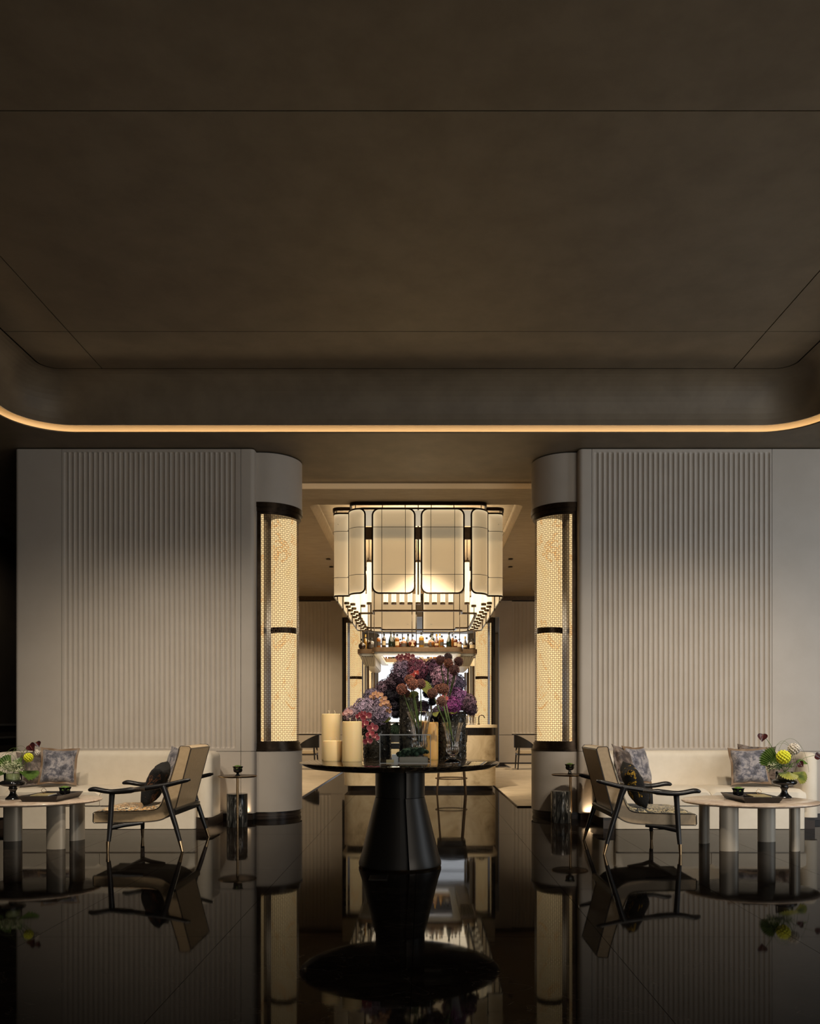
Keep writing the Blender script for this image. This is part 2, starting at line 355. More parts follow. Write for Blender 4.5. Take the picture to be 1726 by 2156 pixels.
# curved shell from the slot up to the flat panels
m=MB(); N=12
prof=[(-.37+.32*cos(t*pi/2/N),4.155+.445*sin(t*pi/2/N)) for t in range(N+1)]
for k in range(N): ring(outline(prof[k][0]),prof[k][1],outline(prof[k+1][0]),prof[k+1][1],m)
ring(outline(-.05),4.155,outline(-.035),4.155,m); ring(outline(-.035),4.155,outline(-.05),4.55,m)
bm=m.obj('trim_2',M['ceiling'],smooth=60); tag(bm,kind='structure')
# flat ceiling panels
ceil=empty('ceiling',(0,0,4.6),kind='structure')
MB().box(-4.4,4.3,-3.9,8.8,.02,.06).obj('backing',M['gap'],ceil,smooth=0)
xs=[-3.77,-3.19,3.10,3.67]; ys=[-3.2,2.07,4.763,7.451,8.235]
import itertools
for i,j in itertools.product(range(3),range(4)):
    x0,x1,y0,y1=xs[i]+.005,xs[i+1]-.005,ys[j]+.006,ys[j+1]-.006
    if j==3 and i!=1:
        r=.17; cx=x0+r if i==0 else x1-r; cyy=y1-r
        arc=[(cx+r*cos(a),cyy+r*sin(a)) for a in [ (pi/2+pi/2*k/8) if i==0 else (pi/2*k/8) for k in range(9)]]
        poly=[(x0,y0),(x1,y0),(x1,y1)]+arc if i==0 else [(x1,y0)]+arc+[(x0,y1),(x0,y0)]
    else: poly=[(x0,y0),(x1,y0),(x1,y1),(x0,y1)]
    MB().prism(poly,0,.018).obj('ceiling_panel',M['ceiling'],ceil,smooth=0)

# ---- beam and rear ceiling
m=MB(); m.box(-4.4,7.2,10.43,10.9,4.017,4.3); tag(m.obj('trim_3',M['ceiling_rear'],smooth=0),kind='structure')
m=MB(); m.box(-2.4,2.3,10.418,10.43,4.02,4.088); o=m.obj('trim_4',M['cove'],smooth=0); tag(o,kind='structure')
light('beam_wash','AREA',(-.06,10.25,4.0),.6,WARM,aim=(-.06,10.43,4.055),shape='RECTANGLE',size=3.4,size_y=.02)
m=MB(); rec=rrect(-1.66,1.48,12.1,17.6,.12,5)
m.add(*plane_with_hole([(-4.4,10.9),(5.6,10.9),(5.6,21),(-4.4,21)],rec,4.26)); ring(rec,4.26,[(p[0]*.955,p[1]*.99+.15) for p in rec],4.42,m)
top=[(p[0]*.955,p[1]*.99+.15) for p in rec]; m.add([(p[0],p[1],4.42) for p in top],[tuple(range(len(top)))])
tag(m.obj('ceiling_rear',M['ceiling_rear'],smooth=25),kind='structure')
m=MB(); m.box(-4.4,5.6,20.90,21,4.16,4.26); tag(m.obj('trim_5',M['bronze_pale'],smooth=0,bevel=.01),kind='structure')

# ---- fluted walls
def fluted(x0,x1,z0,z1,y,mb,pitch=.0556,depth=.019,frac=.90,nx=8,ne=5):
    """panel facing -Y with rows of round-ended hollow flutes"""
    n=round((x1-x0)/pitch); p=(x1-x0)/n; hw=p*frac/2
    us=[-1+2*i/nx for i in range(nx+1)]; 
    zb=[hw*(1-cos(pi/2*k/ne)) for k in range(ne+1)]
    zs=[z0-.012]+[z0+q for q in zb]+[z1-q for q in reversed(zb)]+[z1+.012]
    cols=[];
    for i in range(n):
        c=x0+p*(i+.5)
        for k,u in enumerate(us): cols.append((c+sin(u*pi/2)*hw,sin(u*pi/2)))
    vs_=[];fs_=[]
    for z in zs:
        dz=0
        if z<z0+hw: dz=(z0+hw-z)/hw
        elif z>z1-hw: dz=(z-(z1-hw))/hw
        for (x,u) in cols:
            rr=1-u*u-dz*dz; d=depth*sqrt(rr) if rr>0 else 0
            vs_.append((x,y+d,z))
    C=len(cols)
    for r in range(len(zs)-1):
        for c in range(C-1): fs_.append((r*C+c,r*C+c+1,(r+1)*C+c+1,(r+1)*C+c))
    xa,xb=cols[0][0],cols[-1][0]
    mb.add(vs_,fs_); return xa,xb
def front_wall(name,x0,xa,xb,x1,side):
    """x0..x1 wall, joints at xa and xb, fluted between them"""
    wl=empty(name,(0,0,0),kind='structure'); Y=9.08; g=.0025; zt=CL-.012; zj=.757
    MB().box(x0+.03,x1-.03,Y+.03,9.5,0,CL-.004).obj('backing',M['gap'],wl,smooth=0)
    def pan(a,b,za,zb,nm='plain_panel'):
        rl=.045 if a==x0 else 0; rr_=.045 if b==x1 else 0
        poly=[]
        for k in range(7): t=pi+pi/2*k/6; poly.append((a+rl+rl*cos(t),Y+rl+rl*sin(t))) if rl else None
        if not rl: poly.append((a,Y))
        if rr_:
            for k in range(7): t=-pi/2+pi/2*k/6; poly.append((b-rr_+rr_*cos(t),Y+rr_+rr_*sin(t)))
        else: poly.append((b,Y))
        poly+=[(b,Y+.4 if rr_ else Y+.03),(a,Y+.4 if rl else Y+.03)]
        MB().prism(poly,za,zb).obj(nm,M['wall'],wl,smooth=30)
    for a,b in ((x0,xa-g),(xb+g,x1)):
        pan(a,b,zj+g,zt); pan(a,b,.075,zj-g)
    pan(xa+g,xb-g,.075,zj-g)
    mb=MB(); ca,cb=fluted(xa+.02,xb-.055 if side<0 else xb-.02,zj+.03,zt-.03,Y,mb)
    mb.box(xa+g,ca,Y,Y+.03,zj+g,zt); mb.box(cb,xb-g,Y,Y+.03,zj+g,zt); mb.box(ca,cb,Y,Y+.03,zj+g,zj+.018); mb.box(ca,cb,Y,Y+.03,zt-.018,zt)
    mb.obj('fluted_panel',M['wall'],wl,smooth=50)
    MB().box(x0+.02,x1-.02,Y+.015,9.45,0,.075).obj('baseboard',M['plinth'],wl,smooth=0,bevel=.004)
    return wl
front_wall('wall_left',-4.478,-3.961,-1.994,-1.848,-1)
front_wall('wall_right',1.722,1.863,3.841,4.40,1)
# ---- lantern pillars
def stadium(cx,cyy,r,sgn,xin,n=20,yback=None):
    """half-round end pointing to sgn*X, flat end at xin"""
    pts=[(cx+sgn*r*cos(a),cyy+r*sin(a)) for a in [-pi/2+pi*k/n for k in range(n+1)]]
    pts+=[(xin,cyy+r),(xin,cyy-r)]
    return pts if sgn>0 else pts[::-1]
def pillar(name,cx,cyy,sgn,xin,top=CL-.012,zt=3.53):
    p=empty(name,(0,0,0),kind='structure')
    MB().prism(stadium(cx,cyy,.40,sgn,xin),.075,.75).obj('pedestal',M['wall'],p,smooth=25)
    MB().prism(stadium(cx,cyy,.40,sgn,xin),zt,top).obj('capital',M['wall'],p,smooth=25)
    MB().prism(stadium(cx,cyy,.385,sgn,xin),0,.075).obj('baseboard',M['plinth'],p,smooth=25)
    MB().prism(stadium(cx,cyy,.392,sgn,xin),.025,.045).obj('baseboard_bead',M['plinth'],p,smooth=25)
    MB().prism(stadium(cx,cyy,.385,sgn,xin),top,CL+.002).obj('shadow_gap',M['gap'],p,smooth=25)
    MB().box(min(xin,cx-sgn*.10),max(xin,cx-sgn*.10),cyy-.36,cyy+.36,.75,zt).obj('core',M['bronze'],p,smooth=0)
    return p
pillar('pillar_left',-1.80,9.6,1,-3.6); pillar('pillar_right',1.67,9.6,-1,3.6)

# lattice screen: rings on a hexagonal grid, bent round the half cylinder
def lattice_mesh(R,z0,z1,pitch=.0463):
    mb=MB(); rows=int((z1-z0)/(pitch*.5)); cols=int(pi*R/pitch); ns=8; ri,ro=.0130,.0172
    for j in range(rows+1):
        z=z0+pitch*.36+j*pitch*.5
        if z>z1-pitch*.3: break
        for i in range(cols+1):
            s=(i+.5*(j%2))*pitch
            if s>pi*R: continue
            vs_=[]
            for rr_,dr in ((ri,0),(ro,0)):
                for k in range(ns):
                    a=2*pi*k/ns; ss=s+rr_*cos(a); th=-pi/2+ss/R
                    vs_.append((R*cos(th),R*sin(th),z+rr_*sin(a)))
            mb.add(vs_,[(k,(k+1)%ns,ns+(k+1)%ns,ns+k) for k in range(ns)])
    return mb
LZ0,LZ1=.86,3.42
M['lattice']=mat('brown_brass_lattice',(.085,.048,.020,1),.4,.5)
LAT=lattice_mesh(.362,LZ0,LZ1).mesh('lattice_screen',M['lattice'],0)
def lantern(x,y,label,group,mirror=False):
    r=empty('lattice_lantern',(x,y,0),label=label,cat='lantern',group=group)
    if mirror: r.scale=(-1,1,1)
    if lantern.parts is None:
        P=[]
        def half(Rr,n=24,x0=-.06): return [(Rr*cos(a),Rr*sin(a)) for a in [-pi/2+pi*k/n for k in range(n+1)]]+[(x0,Rr),(x0,-Rr)]
        P.append(MB().prism(half(.405),.752,.775).prism(half(.385),.775,.80).prism(half(.378),.80,.845).prism(half(.366),.845,.862).mesh('lower_collar',M['bronze'],25))
        P.append(MB().prism(half(.405),3.475,3.53).prism(half(.388),3.43,3.475).prism(half(.368),3.405,3.43).mesh('upper_collar',M['bronze'],25))
        P.append(MB().box(-.06,-.006,-.37,-.35,.86,3.42).box(-.06,-.006,.35,.37,.86,3.42).mesh('frame_post',M['bronze'],0))
        P.append(MB().cap([(.146,LZ0),(.146,LZ1)],32,(.193,0,0)).mesh('light_core',M['lantern'],40))
        P.append(MB().lathe([(.147,2.10),(.152,2.10),(.152,2.165),(.147,2.165)],32,(.193,0,0)).mesh('middle_band',M['bronze'],40))
        P.append(MB().box(-.004,.018,-.345,-.325,LZ0,LZ1).mesh('side_light',M['lantern'],0))
        P.append(MB().box(-.05,.012,-.34,.34,LZ0,LZ1).mesh('back_plate',M['bronze'],0))
        lantern.parts=P
    for me in lantern.parts: mesh_obj(me.name.split('.')[0],me,r)
    o=mesh_obj('lattice_screen',LAT,r); o['kind']='stuff'
    return r
lantern.parts=None
lantern(-1.80,9.6,'tall glowing lattice lantern in the pillar beside the left fluted wall','pillar lanterns')
lantern(1.67,9.6,'tall glowing lattice lantern in the pillar beside the right fluted wall','pillar lanterns',True)
lantern(-1.78,19.75,'distant glowing lattice lantern behind the bar, on its left side','pillar lanterns')
lantern(1.61,19.75,'distant glowing lattice lantern behind the bar, on its right side','pillar lanterns',True)
pillar('pillar_rear_left',-1.78,19.75,1,-1.87); pillar('pillar_rear_right',1.61,19.75,-1,1.70)

# ---- rear room walls
def rear_wall(name,x0,x1):
    wl=empty(name,kind='structure'); Y=21.0; zj=.757
    MB().box(x0,x1,Y+.03,Y+.2,0,4.26).obj('backing',M['gap'],wl,smooth=0)
    mb=MB(); ca,cb=fluted(x0+.32,x1-.32,zj+.03,4.13,Y,mb,pitch=.095,depth=.020,nx=6,ne=3)
    mb.box(x0,ca,Y,Y+.03,zj,4.16); mb.box(cb,x1,Y,Y+.03,zj,4.16); mb.obj('fluted_panel',M['wall'],wl,smooth=50)
    MB().box(x0,x1,Y,Y+.03,.05,zj-.012).obj('plain_panel',M['wall'],wl,smooth=0)
    MB().box(x0,x1,Y+.01,Y+.03,0,.05).obj('baseboard',M['plinth'],wl,smooth=0)
rear_wall('wall_rear_left',-4.4,-2.0); rear_wall('wall_rear_right',1.95,5.6)
tag(MB().box(-4.45,-4.40,9.5,25.2,0,4.3).obj('spill_partition_left',M['wall'],smooth=0),kind='structure')  # unseen partition added to keep rear room light out of the corridor
tag(MB().box(5.6,5.75,10.43,25.2,0,4.3).obj('wall_side_right',M['wall'],smooth=0),kind='structure')
tag(MB().box(-2.0,1.95,21.0,21.2,3.75,4.3).obj('wall_rear_header',M['wall'],smooth=0),kind='structure')
# beyond the rear opening: side screens and the bright window
tag(MB().box(-5.6,5.6,21.2,25.4,3.75,3.85).obj('ceiling_far',M['ceiling_rear'],smooth=0),kind='structure')
for k,(xa,xb) in enumerate(((-5.6,-1.36),(1.42,5.6))):
    tag(MB().box(xa,xb,25.0,25.15,0,3.75).obj('wall_far_'+('left','right')[k],M['wall'],smooth=0),kind='structure')
lat2=[]
for nm,cx in (('left',-1.52),('right',1.50)):
    e=empty('lattice_screen_panel',(cx,23.6,0),label='flat glowing lattice panel beyond the bar, '+nm+' of the bright window',cat='screen')
    MB().box(-.16,.16,0,.03,.6,2.9).obj('light_panel',M['lantern'],e,smooth=0)
    MB().box(-.20,-.16,-.02,.05,0,3.3).box(.16,.20,-.02,.05,0,3.3).box(-.16,.16,-.02,.05,2.9,3.3).box(-.16,.16,-.02,.05,0,.6).obj('frame',M['wall'],e,smooth=0)
wn=empty('window_1',(0,25.05,0),kind='structure')
MB().box(-1.36,1.42,.12,.13,0,3.75).obj('sky_pane',M['window'],wn,smooth=0)
MB().box(-1.40,-1.33,-.03,.05,0,3.75).box(1.39,1.46,-.03,.05,0,3.75).box(.24,.30,-.03,.05,0,3.75).box(-.62,-.59,-.03,.05,0,3.75).box(-1.36,1.42,-.03,.05,1.02,1.08).box(-1.36,1.42,-.03,.05,3.42,3.46).obj('window_frame',M['grey_flute'],wn,smooth=0)
random.seed(3)
br=MB()
for b in range(9):
    x=random.uniform(-1.2,1.3); z=random.uniform(1.0,1.6); p=Vector((x,25.1,z)); pts=[p.copy()]; d=Vector((random.uniform(-.5,.5),0,.8)).normalized()
    for k in range(9):
        d=(d+Vector((random.uniform(-.35,.35),0,random.uniform(-.1,.25)))).normalized(); p=p+d*.14; pts.append(p.copy())
    br.tube(pts,[.007*(1-.08*k) for k in range(len(pts))],4)
tag(br.obj('bare_branches',M['branch']),'bare winter branches outside the bright window behind the bar','branches',kind='stuff')
# corridor on the left edge
tag(MB().box(-6.75,-6.6,-5,26,0,4.3).obj('wall_corridor',M['wall_dark'],smooth=0),kind='structure')
tag(MB().box(-6.6,-4.45,15.0,15.2,0,4.3).obj('wall_corridor_end',M['wall_dark'],smooth=0),kind='structure')
m=MB()
for z in (.82,1.02): m.box(-6.6,-6.57,-5,15,z,z+.03)
m.box(-6.6,-6.54,-5,15,3.98,4.09); m.box(-6.6,-6.58,-5,15,0,.12); m.box(-6.57,-4.45,14.96,15,.8,.86)
tag(m.obj('trim_6',M['grey_flute'],smooth=0),kind='structure')
tag(MB().box(7.05,7.2,-5,26,0,4.3).obj('wall_far_side',M['wall'],smooth=0),kind='structure')
# small ceiling downlights in the rear room
dl=MB().lathe([(.0001,.012),(.035,.012),(.045,0),(.055,0)],20).mesh('downlight_trim',M['bronze'],30)
for k,(x,y) in enumerate(((-1.83,16.1),(-1.86,16.9),(1.72,16.1),(1.80,16.9))):
    o=mesh_obj('recessed_downlight',dl,loc=(x,y,4.245)); tag(o,'tiny recessed downlight in the rear ceiling, '+('left of the chandelier, nearer of the two','left of the chandelier, farther of the two','right of the chandelier, nearer of the two','right of the chandelier, farther of the two')[k],'downlight','rear ceiling downlights')
# ---- rugs
for x0,x1,y0,lb in ((-4.35,-1.71,11.4,'beige streaked rug on the rear room floor, left of the bar'),(1.20,5.55,10.47,'beige streaked rug on the rear room floor, right of the bar')):
    e=empty('rug',(0,0,0),label=lb,cat='rug')
    xi,xo=(-2.24,-1.35) if x0<0 else (1.16,2.08)
    MB().prism([(x0+.012,y0+.012),(x1,y0+.012),(x1,20.95),(xi,20.95),(xi,19.25),(x0+.012,19.25)] if x0>0 and False else ([(x0,y0+.012),(x1-.012,y0+.012),(x1-.012,19.25),(xi,19.25),(xi,20.95),(x0,20.95)] if x0<0 else [(x0+.012,y0+.012),(x1,y0+.012),(x1,20.95),(xo,20.95),(xo,19.25),(x0+.012,19.25)]),0.0005,.016).obj('pile',M['rug'],e,smooth=0)
    (MB().box(x0,x0+.012,y0,19.25,0.0005,.014).box(x0+.012,x1,y0,y0+.012,0.0005,.014) if x0>0 else MB().box(x1-.012,x1,y0,19.25,0.0005,.014).box(x0,x1-.012,y0,y0+.012,0.0005,.014)).obj('edge_binding',M['plinth'],e,smooth=0)
#PART2

# ================================================================== CENTRE TABLE
TX,TY,TZ=-.168,6.23,.78
t=empty('centre_table',(TX,TY,0),label='large round dark marble table on a black conical pedestal, centre of the lobby',cat='table')
m=MB(); m.cap([(.60,TZ-.052),(.68,TZ-.042),(.735,TZ-.018),(.75,TZ-.006),(.748,TZ-.001),(.742,TZ)],96); m.obj('table_top',M['table_marble'],t,smooth=50)
NZ=.515
def sector(prof,a0,a1,n,mb,th=.0):
    vs_=[];fs_=[]
    for (r,z) in prof:
        for i in range(n+1):
            a=a0+(a1-a0)*i/n; vs_.append((r*cos(a),r*sin(a),z))
        vs_.append((r*.55*cos((a0+a1)/2) if False else 0,0,z))
    C=n+2
    for k in range(len(prof)-1):
        for i in range(C): j=(i+1)%C; fs_.append((k*C+i,k*C+j,(k+1)*C+j,(k+1)*C+i))
    fs_.append(tuple(range(C-1,-1,-1))); fs_.append(tuple((len(prof)-1)*C+i for i in range(C))); mb.add(vs_,fs_)
gap_a=[radians(-82)+k*2*pi/3 for k in range(3)]
for k in range(3):
    m=MB(); sector([(.310,.014),(.310,.030),(.288,.10),(.186,NZ)],gap_a[k]+.11,gap_a[k]+2*pi/3-.11,24,m); m.obj('cone_panel',M['black_metal'],t,smooth=30)
    m=MB(); sector([(.186,NZ+.004),(.186,TZ-.05)],gap_a[k]+.14,gap_a[k]+2*pi/3-.14,24,m); m.obj('neck_panel',M['black_metal'],t,smooth=30)
MB().cap([(.27,.013),(.255,.10),(.150,NZ),(.150,TZ-.05)],48).obj('inner_column',M['gap'],t)
MB().cap([(.306,.001),(.311,.013)],64).obj('copper_ring',M['brass'],t)
o=MB().box(-.065,.065,-.09,.09,.0005,.004).obj('floor_socket',M['outlet'],loc=(-.303,5.72,0),smooth=0); tag(o,'small rectangular metal floor socket in front of the centre table pedestal','socket')
o2=MB().box(-.055,.055,-.08,.08,.004,.0052).obj('socket_lid',M['black_metal'],o,smooth=0)

# ---- candles
def candle(x,y,r,h,label,m_='candle',wicks=3):
    e=empty('candle',(x,y,TZ),label=label,cat='candle',group='pillar candles on the centre table')
    MB().cap([(r*.97,0),(r,.008),(r,h-.014),(r*.975,h-.004),(r*.9,h-.001),(r*.80,h-.006)],40).obj('wax_body',M[m_],e,smooth=50)
    for k in range(wicks):
        a=2.2+k*2.09; x0,y0=r*.42*cos(a),r*.42*sin(a)
        MB().tube([(x0,y0,h-.008),(x0+.001,y0,h+.012),(x0+(.006 if k%2 else -.007),y0,h+.026)],.0018,5).obj('wick',M['wick'],e)
candle(-.690,6.35,.074,.158,'shortest ivory pillar candle, in front of the tall one at the left table edge')
candle(-.532,6.26,.0745,.306,'ivory pillar candle of middle height standing closest to the orchids')
candle(-.725,6.56,.0745,.366,'tallest ivory pillar candle, rear left on the marble table')
candle(.062,6.62,.066,.30,'amber glowing pillar candle between the glass box and the right black vase','candle_amber')

# ---- shell-clad black vases
random.seed(11)
def mosaic_vase(x,y,r,h,label):
    e=empty('mosaic_vase',(x,y,TZ),label=label,cat='vase',group='black shell mosaic vases')
    MB().cap([(r*.97,0),(r,.006),(r,h-.005),(r*.97,h),(r*.85,h),(r*.85,h-.04)],40).obj('vase_body',M['shard'],e,smooth=50)
    m=MB(); n=int(2*pi*r*h/.00022)
    for _ in range(n):
        a=random.uniform(0,2*pi); z=random.uniform(.006,h-.006); s=random.uniform(.006,.012); q=random.uniform(0,pi); rr=r+.001
        c=Vector((rr*cos(a),rr*sin(a),z)); nrm=Vector((cos(a),sin(a),0)); u=Vector((-sin(a),cos(a),0)); v=Vector((0,0,1))
        d1=(u*cos(q)+v*sin(q)); d2=(-u*sin(q)+v*cos(q)); til=random.uniform(-.4,.4)
        P=[c+d1*s+nrm*(s*til),c+d2*s*.6+nrm*.003,c-d1*s-nrm*(s*til*.5)+nrm*.001,c-d2*s*.6+nrm*.001]
        m.add(P,[(0,1,2,3)])
    o=m.obj('shell_cladding',M['shard'],e,smooth=0); o['kind']='stuff'; return e
mosaic_vase(-.372,6.80,.112,.305,'wide black shell mosaic vase behind the red orchids')
mosaic_vase(-.110,6.80,.078,.53,'tallest and slimmest black shell mosaic vase, mid table')
mosaic_vase(.238,6.74,.118,.385,'wide black shell mosaic vase right of the amber candle')

# ---- crystal vases
def crystal(x,y,s,label,stems):
    e=empty('crystal_vase',(x,y,TZ),scale=s,label=label,cat='vase',group='cut crystal vases')
    fl_=lambda a,z: 1+(.085*abs(cos(7*a)) if z>.125 else .06*abs(cos(7*a)) if z>.05 else .02*cos(24*a))
    out=[(.050,0),(.058,.004),(.058,.012),(.046,.022),(.026,.030),(.018,.042),(.021,.054),(.034,.066),(.043,.082),(.046,.100),(.044,.116),(.040,.126),(.043,.134),(.040,.142),(.043,.165),(.047,.195),(.053,.228),(.061,.262),(.072,.292),(.073,.297)]
    inn=[(.067,.297),(.058,.262),(.048,.228),(.042,.195),(.037,.165),(.034,.142),(.034,.12),(.036,.10),(.030,.082),(.012,.074),(0.0005,.072)]
    m=MB(); m.lathe(out+inn,72,fl=fl_); m.f.append(tuple(range(71,-1,-1))); m.obj('glass_body',M['glass'],e,smooth=60)
    return e
crystal(.223,6.06,1,'smaller cut crystal vase holding allium stems in front of the right black vase',0)
crystal(-.020,6.42,1.28,'larger cut crystal vase holding allium stems behind the clear display box',0)

# ---- display box
bx=empty('display_box',(-.124,6.06,TZ),label='clear acrylic display box with green moss inside, front of the centre table',cat='display case')
bw,bd,bh,th=.183,.085,.202,.004
for nm,a in (('front_pane',(-bw,bw,-bd,-bd+th,.0,bh)),('back_pane',(-bw,bw,bd-th,bd,.0,bh)),('side_pane',(-bw,-bw+th,-bd+th,bd-th,0,bh)),('side_pane',(bw-th,bw,-bd+th,bd-th,0,bh)),('top_pane',(-bw,bw,-bd,bd,bh,bh+th))):
    MB().box(*a).obj(nm,M['acrylic'],bx,smooth=0)
e1=MB(); q=.0015
for sx in (-1,1):
    for sy in (-1,1): e1.box(sx*bw-q,sx*bw+q,sy*bd-q,sy*bd+q,0,bh+th)
    for z in (q,bh+th): e1.box(sx*bw-q,sx*bw+q,-bd,bd,z-q,z+q)
for sy in (-1,1):
    for z in (q,bh+th): e1.box(-bw,bw,sy*bd-q,sy*bd+q,z-q,z+q)
ed=e1.obj('polished_edges',M['acrylic_edge'],bx,smooth=0); ed['kind']='stuff'
o=MB().box(-.045,.165,-.05,.06,.0,.045).obj('display_plinth',M['bluegrey'],smooth=0,bevel=.004,loc=(-.124,6.06,TZ)); tag(o,'low grey plinth under the moss inside the display box','plinth')
o=MB().box(-.10,-.048,-.03,.05,.0,.062).obj('white_block',M['white_gloss'],smooth=0,bevel=.002,loc=(-.124,6.06,TZ)); tag(o,'small glossy white block inside the display box','block')
o=MB().box(-.138,-.083,-.067,-.059,0,.027).obj('gold_card',M['candle'],smooth=0,loc=(-.124,6.06,TZ)); tag(o,'small gold card standing inside the display box','card')
random.seed(5); m=MB()
for k in range(26):
    u=random.uniform(-1,1); x=.055+u*.105; z=.060+.035*(1-u*u)*random.random()+.02*max(0,u); m.sphere((x,random.uniform(-.035,.035),z),random.uniform(.012,.024),8,6)
for k in range(700):
    u=random.uniform(-1,1); x=.055+u*.112; z=.055+.055*(1-u*u)*random.random()+.02*max(0,u); y=random.uniform(-.045,.045); c=Vector((x,y,z)); d=Vector((random.uniform(-1,1),random.uniform(-1,1),random.uniform(-.4,1))).normalized()*.014; sd=d.orthogonal().normalized()*.003
    m.add([c-sd,c+sd,c+d],[(0,1,2)])
o=m.obj('moss_sculpture',M['dark_moss'],loc=(-.124,6.06,TZ)); tag(o,'dark green moss clump on the plinth inside the display box','moss')

# ================================================================== FLOWERS
def hyd_mesh(seed,n=240):
    random.seed(seed); m=MB(); m.sphere((0,0,0),.86,12,8); m.a=[.0]*len(m.v)
    for k in range(n):
        z=1-2*(k+.5)/n; a=k*2.39996; q=sqrt(1-z*z); nrm=(Vector((q*cos(a),q*sin(a),z))+Vector((random.uniform(-.12,.12),random.uniform(-.12,.12),random.uniform(-.12,.12)))).normalized()
        c=nrm*random.uniform(.86,1.02); u=nrm.orthogonal().normalized(); v=nrm.cross(u); s=random.uniform(.14,.19); ph=random.uniform(0,pi); val=random.random()**1.2
        for p in range(4):
            b=ph+p*pi/2; d=u*cos(b)+v*sin(b); e_=u*cos(b+pi/2)+v*sin(b+pi/2); lift=random.uniform(.02,.10)
            m.add([c,c+d*s*.6+e_*s*.42+nrm*lift,c+d*s+nrm*lift*.4,c+d*s*.6-e_*s*.42+nrm*lift],[(0,1,2,3)],[val*.5,val,min(1,val+.25),val])
    return m.mesh('flower_head',M['petal'],0)
HYD=[hyd_mesh(s) for s in (1,2,3)]
def bloom(px,py,r,D,col,label,sq=(1,1,1)):
    p=W(px,py,D); R=r*D/FP
    o=mesh_obj('hydrangea_bloom',HYD[int(px)%3],None,p,(random.uniform(-.5,.5),random.uniform(-.5,.5),random.uniform(0,6)),(R*sq[0],R*sq[1],R*sq[2])); o.color=(*col,1)
    tag(o,label,'flower','hydrangea blooms on the centre table'); return o
LAV=(.42,.34,.42); MAU=(.24,.16,.20); DUS=(.13,.085,.11); BLK=(.022,.018,.028); PNK=(.50,.30,.37); PUR=(.26,.05,.20); GRY=(.22,.18,.23); ROS=(.20,.055,.085)
B=[(768,1494,25,6.72,LAV,'large lavender hydrangea nearest above the red orchid spray'),(797,1500,27,6.66,LAV,'large pale lavender hydrangea hanging over the left black vase rim'),
(741,1506,19,6.70,(.34,.25,.27),'dusty pink hydrangea beside the tallest candle'),(783,1467,18,6.86,GRY,'grey lavender hydrangea peeking above the gold orchids'),(811,1450,20,6.95,MAU,'dusky mauve hydrangea at the top of the left bouquet'),
(850,1415,27,6.80,(.24,.17,.23),'large dusky purple hydrangea at upper left of the tall vase'),(876,1410,25,6.76,ROS,'wine red hydrangea crowning the tall black vase'),(833,1436,21,6.86,DUS,'dark dusky hydrangea on the outer left of the tall arch'),
(824,1464,17,6.88,BLK,'near black hydrangea below the dusky one, start of the cascade'),(832,1484,15,6.88,BLK,'near black hydrangea halfway down the left cascade'),(833,1502,11,6.88,BLK,'smallest near black hydrangea at the foot of the left cascade'),
(893,1432,19,6.84,BLK,'blue black hydrangea behind the palm fan of the left crystal vase'),(913,1408,21,6.88,(.27,.13,.20),'plum hydrangea high in the middle right cluster'),(932,1428,28,6.82,PNK,'largest pink lilac hydrangea right of the palm fan'),
(912,1444,20,6.86,GRY,'grey purple hydrangea under the pink lilac one'),(961,1439,20,6.90,(.17,.14,.20),'slate purple hydrangea at the far right of the upper cluster'),(901,1459,12,6.90,BLK,'small near black hydrangea hanging over the bright window gap'),
(961,1472,24,6.72,(.34,.14,.30),'violet hydrangea at the top of the right bouquet'),(950,1486,20,6.62,PUR,'vivid purple hydrangea low in the right bouquet'),(983,1480,20,6.72,(.25,.14,.17),'mottled mauve hydrangea at the right of the bouquet'),
(992,1494,13,6.74,DUS,'small dark mauve hydrangea drooping at the right end'),(922,1499,13,6.76,(.20,.15,.19),'small smoky hydrangea left of the lower allium stems'),(891,1489,15,6.98,MAU,'mauve hydrangea low behind the left crystal vase'),
(912,1516,14,6.82,BLK,'near black hydrangea hanging above the amber candle'),(910,1477,9,6.9,BLK,'tiny near black hydrangea at the edge of the middle gap'),(841,1462,14,6.84,BLK,'near black hydrangea close behind the orange alliums')]
random.seed(21)
for b in B: bloom(*b)
# foliage collars under blooms hide bare gaps: dark leaves
def fan(name,c,d,nrm,r,spread,nr,mt,label,cat='leaf',group=None,stem_to=None):
    """pleated palm fan: c hub, d main direction, nrm facing"""
    d=Vector(d).normalized(); nrm=Vector(nrm); nrm=(nrm-d*nrm.dot(d)).normalized(); s=d.cross(nrm); m=MB(); c=Vector(c); P=[c]; n=nr*2
    for k in range(n+1):
        a=-spread/2+spread*k/n; rr=r*(1.0 if k%2==0 else .93)*(1-.12*abs(a/spread*2)**3); P.append(c+(d*cos(a)+s*sin(a))*rr+nrm*(.03*r if k%2 else -.03*r)-nrm*rr*.12)
    m.add(P,[(0,k+1,k+2) for k in range(n)])
    m.add([p+nrm*.0012 for p in P],[(0,k+2,k+1) for k in range(n)])
    o=m.obj(name,mt,smooth=0); tag(o,label,cat,group)
    if stem_to is not None:
        MB().tube([c,(c+Vector(stem_to))/2+Vector((0,0,-.005)),stem_to],.0025,6).obj('stem',M['stem'],o)
    return o
def WP(px,py,D): return W(px,py,D)
fan('palm_fan',WP(888,1452,6.5),(.75,0,.45),(0,-1,.15),.082,2.6,13,M['leaf'],'olive palm fan behind the orange alliums of the larger crystal vase')
fan('palm_fan',WP(872,1470,6.42),(-.15,0,.55),(0,-1,.5),.060,2.2,9,M['leaf'],'yellow green palm fan cupping the orange alliums from below')
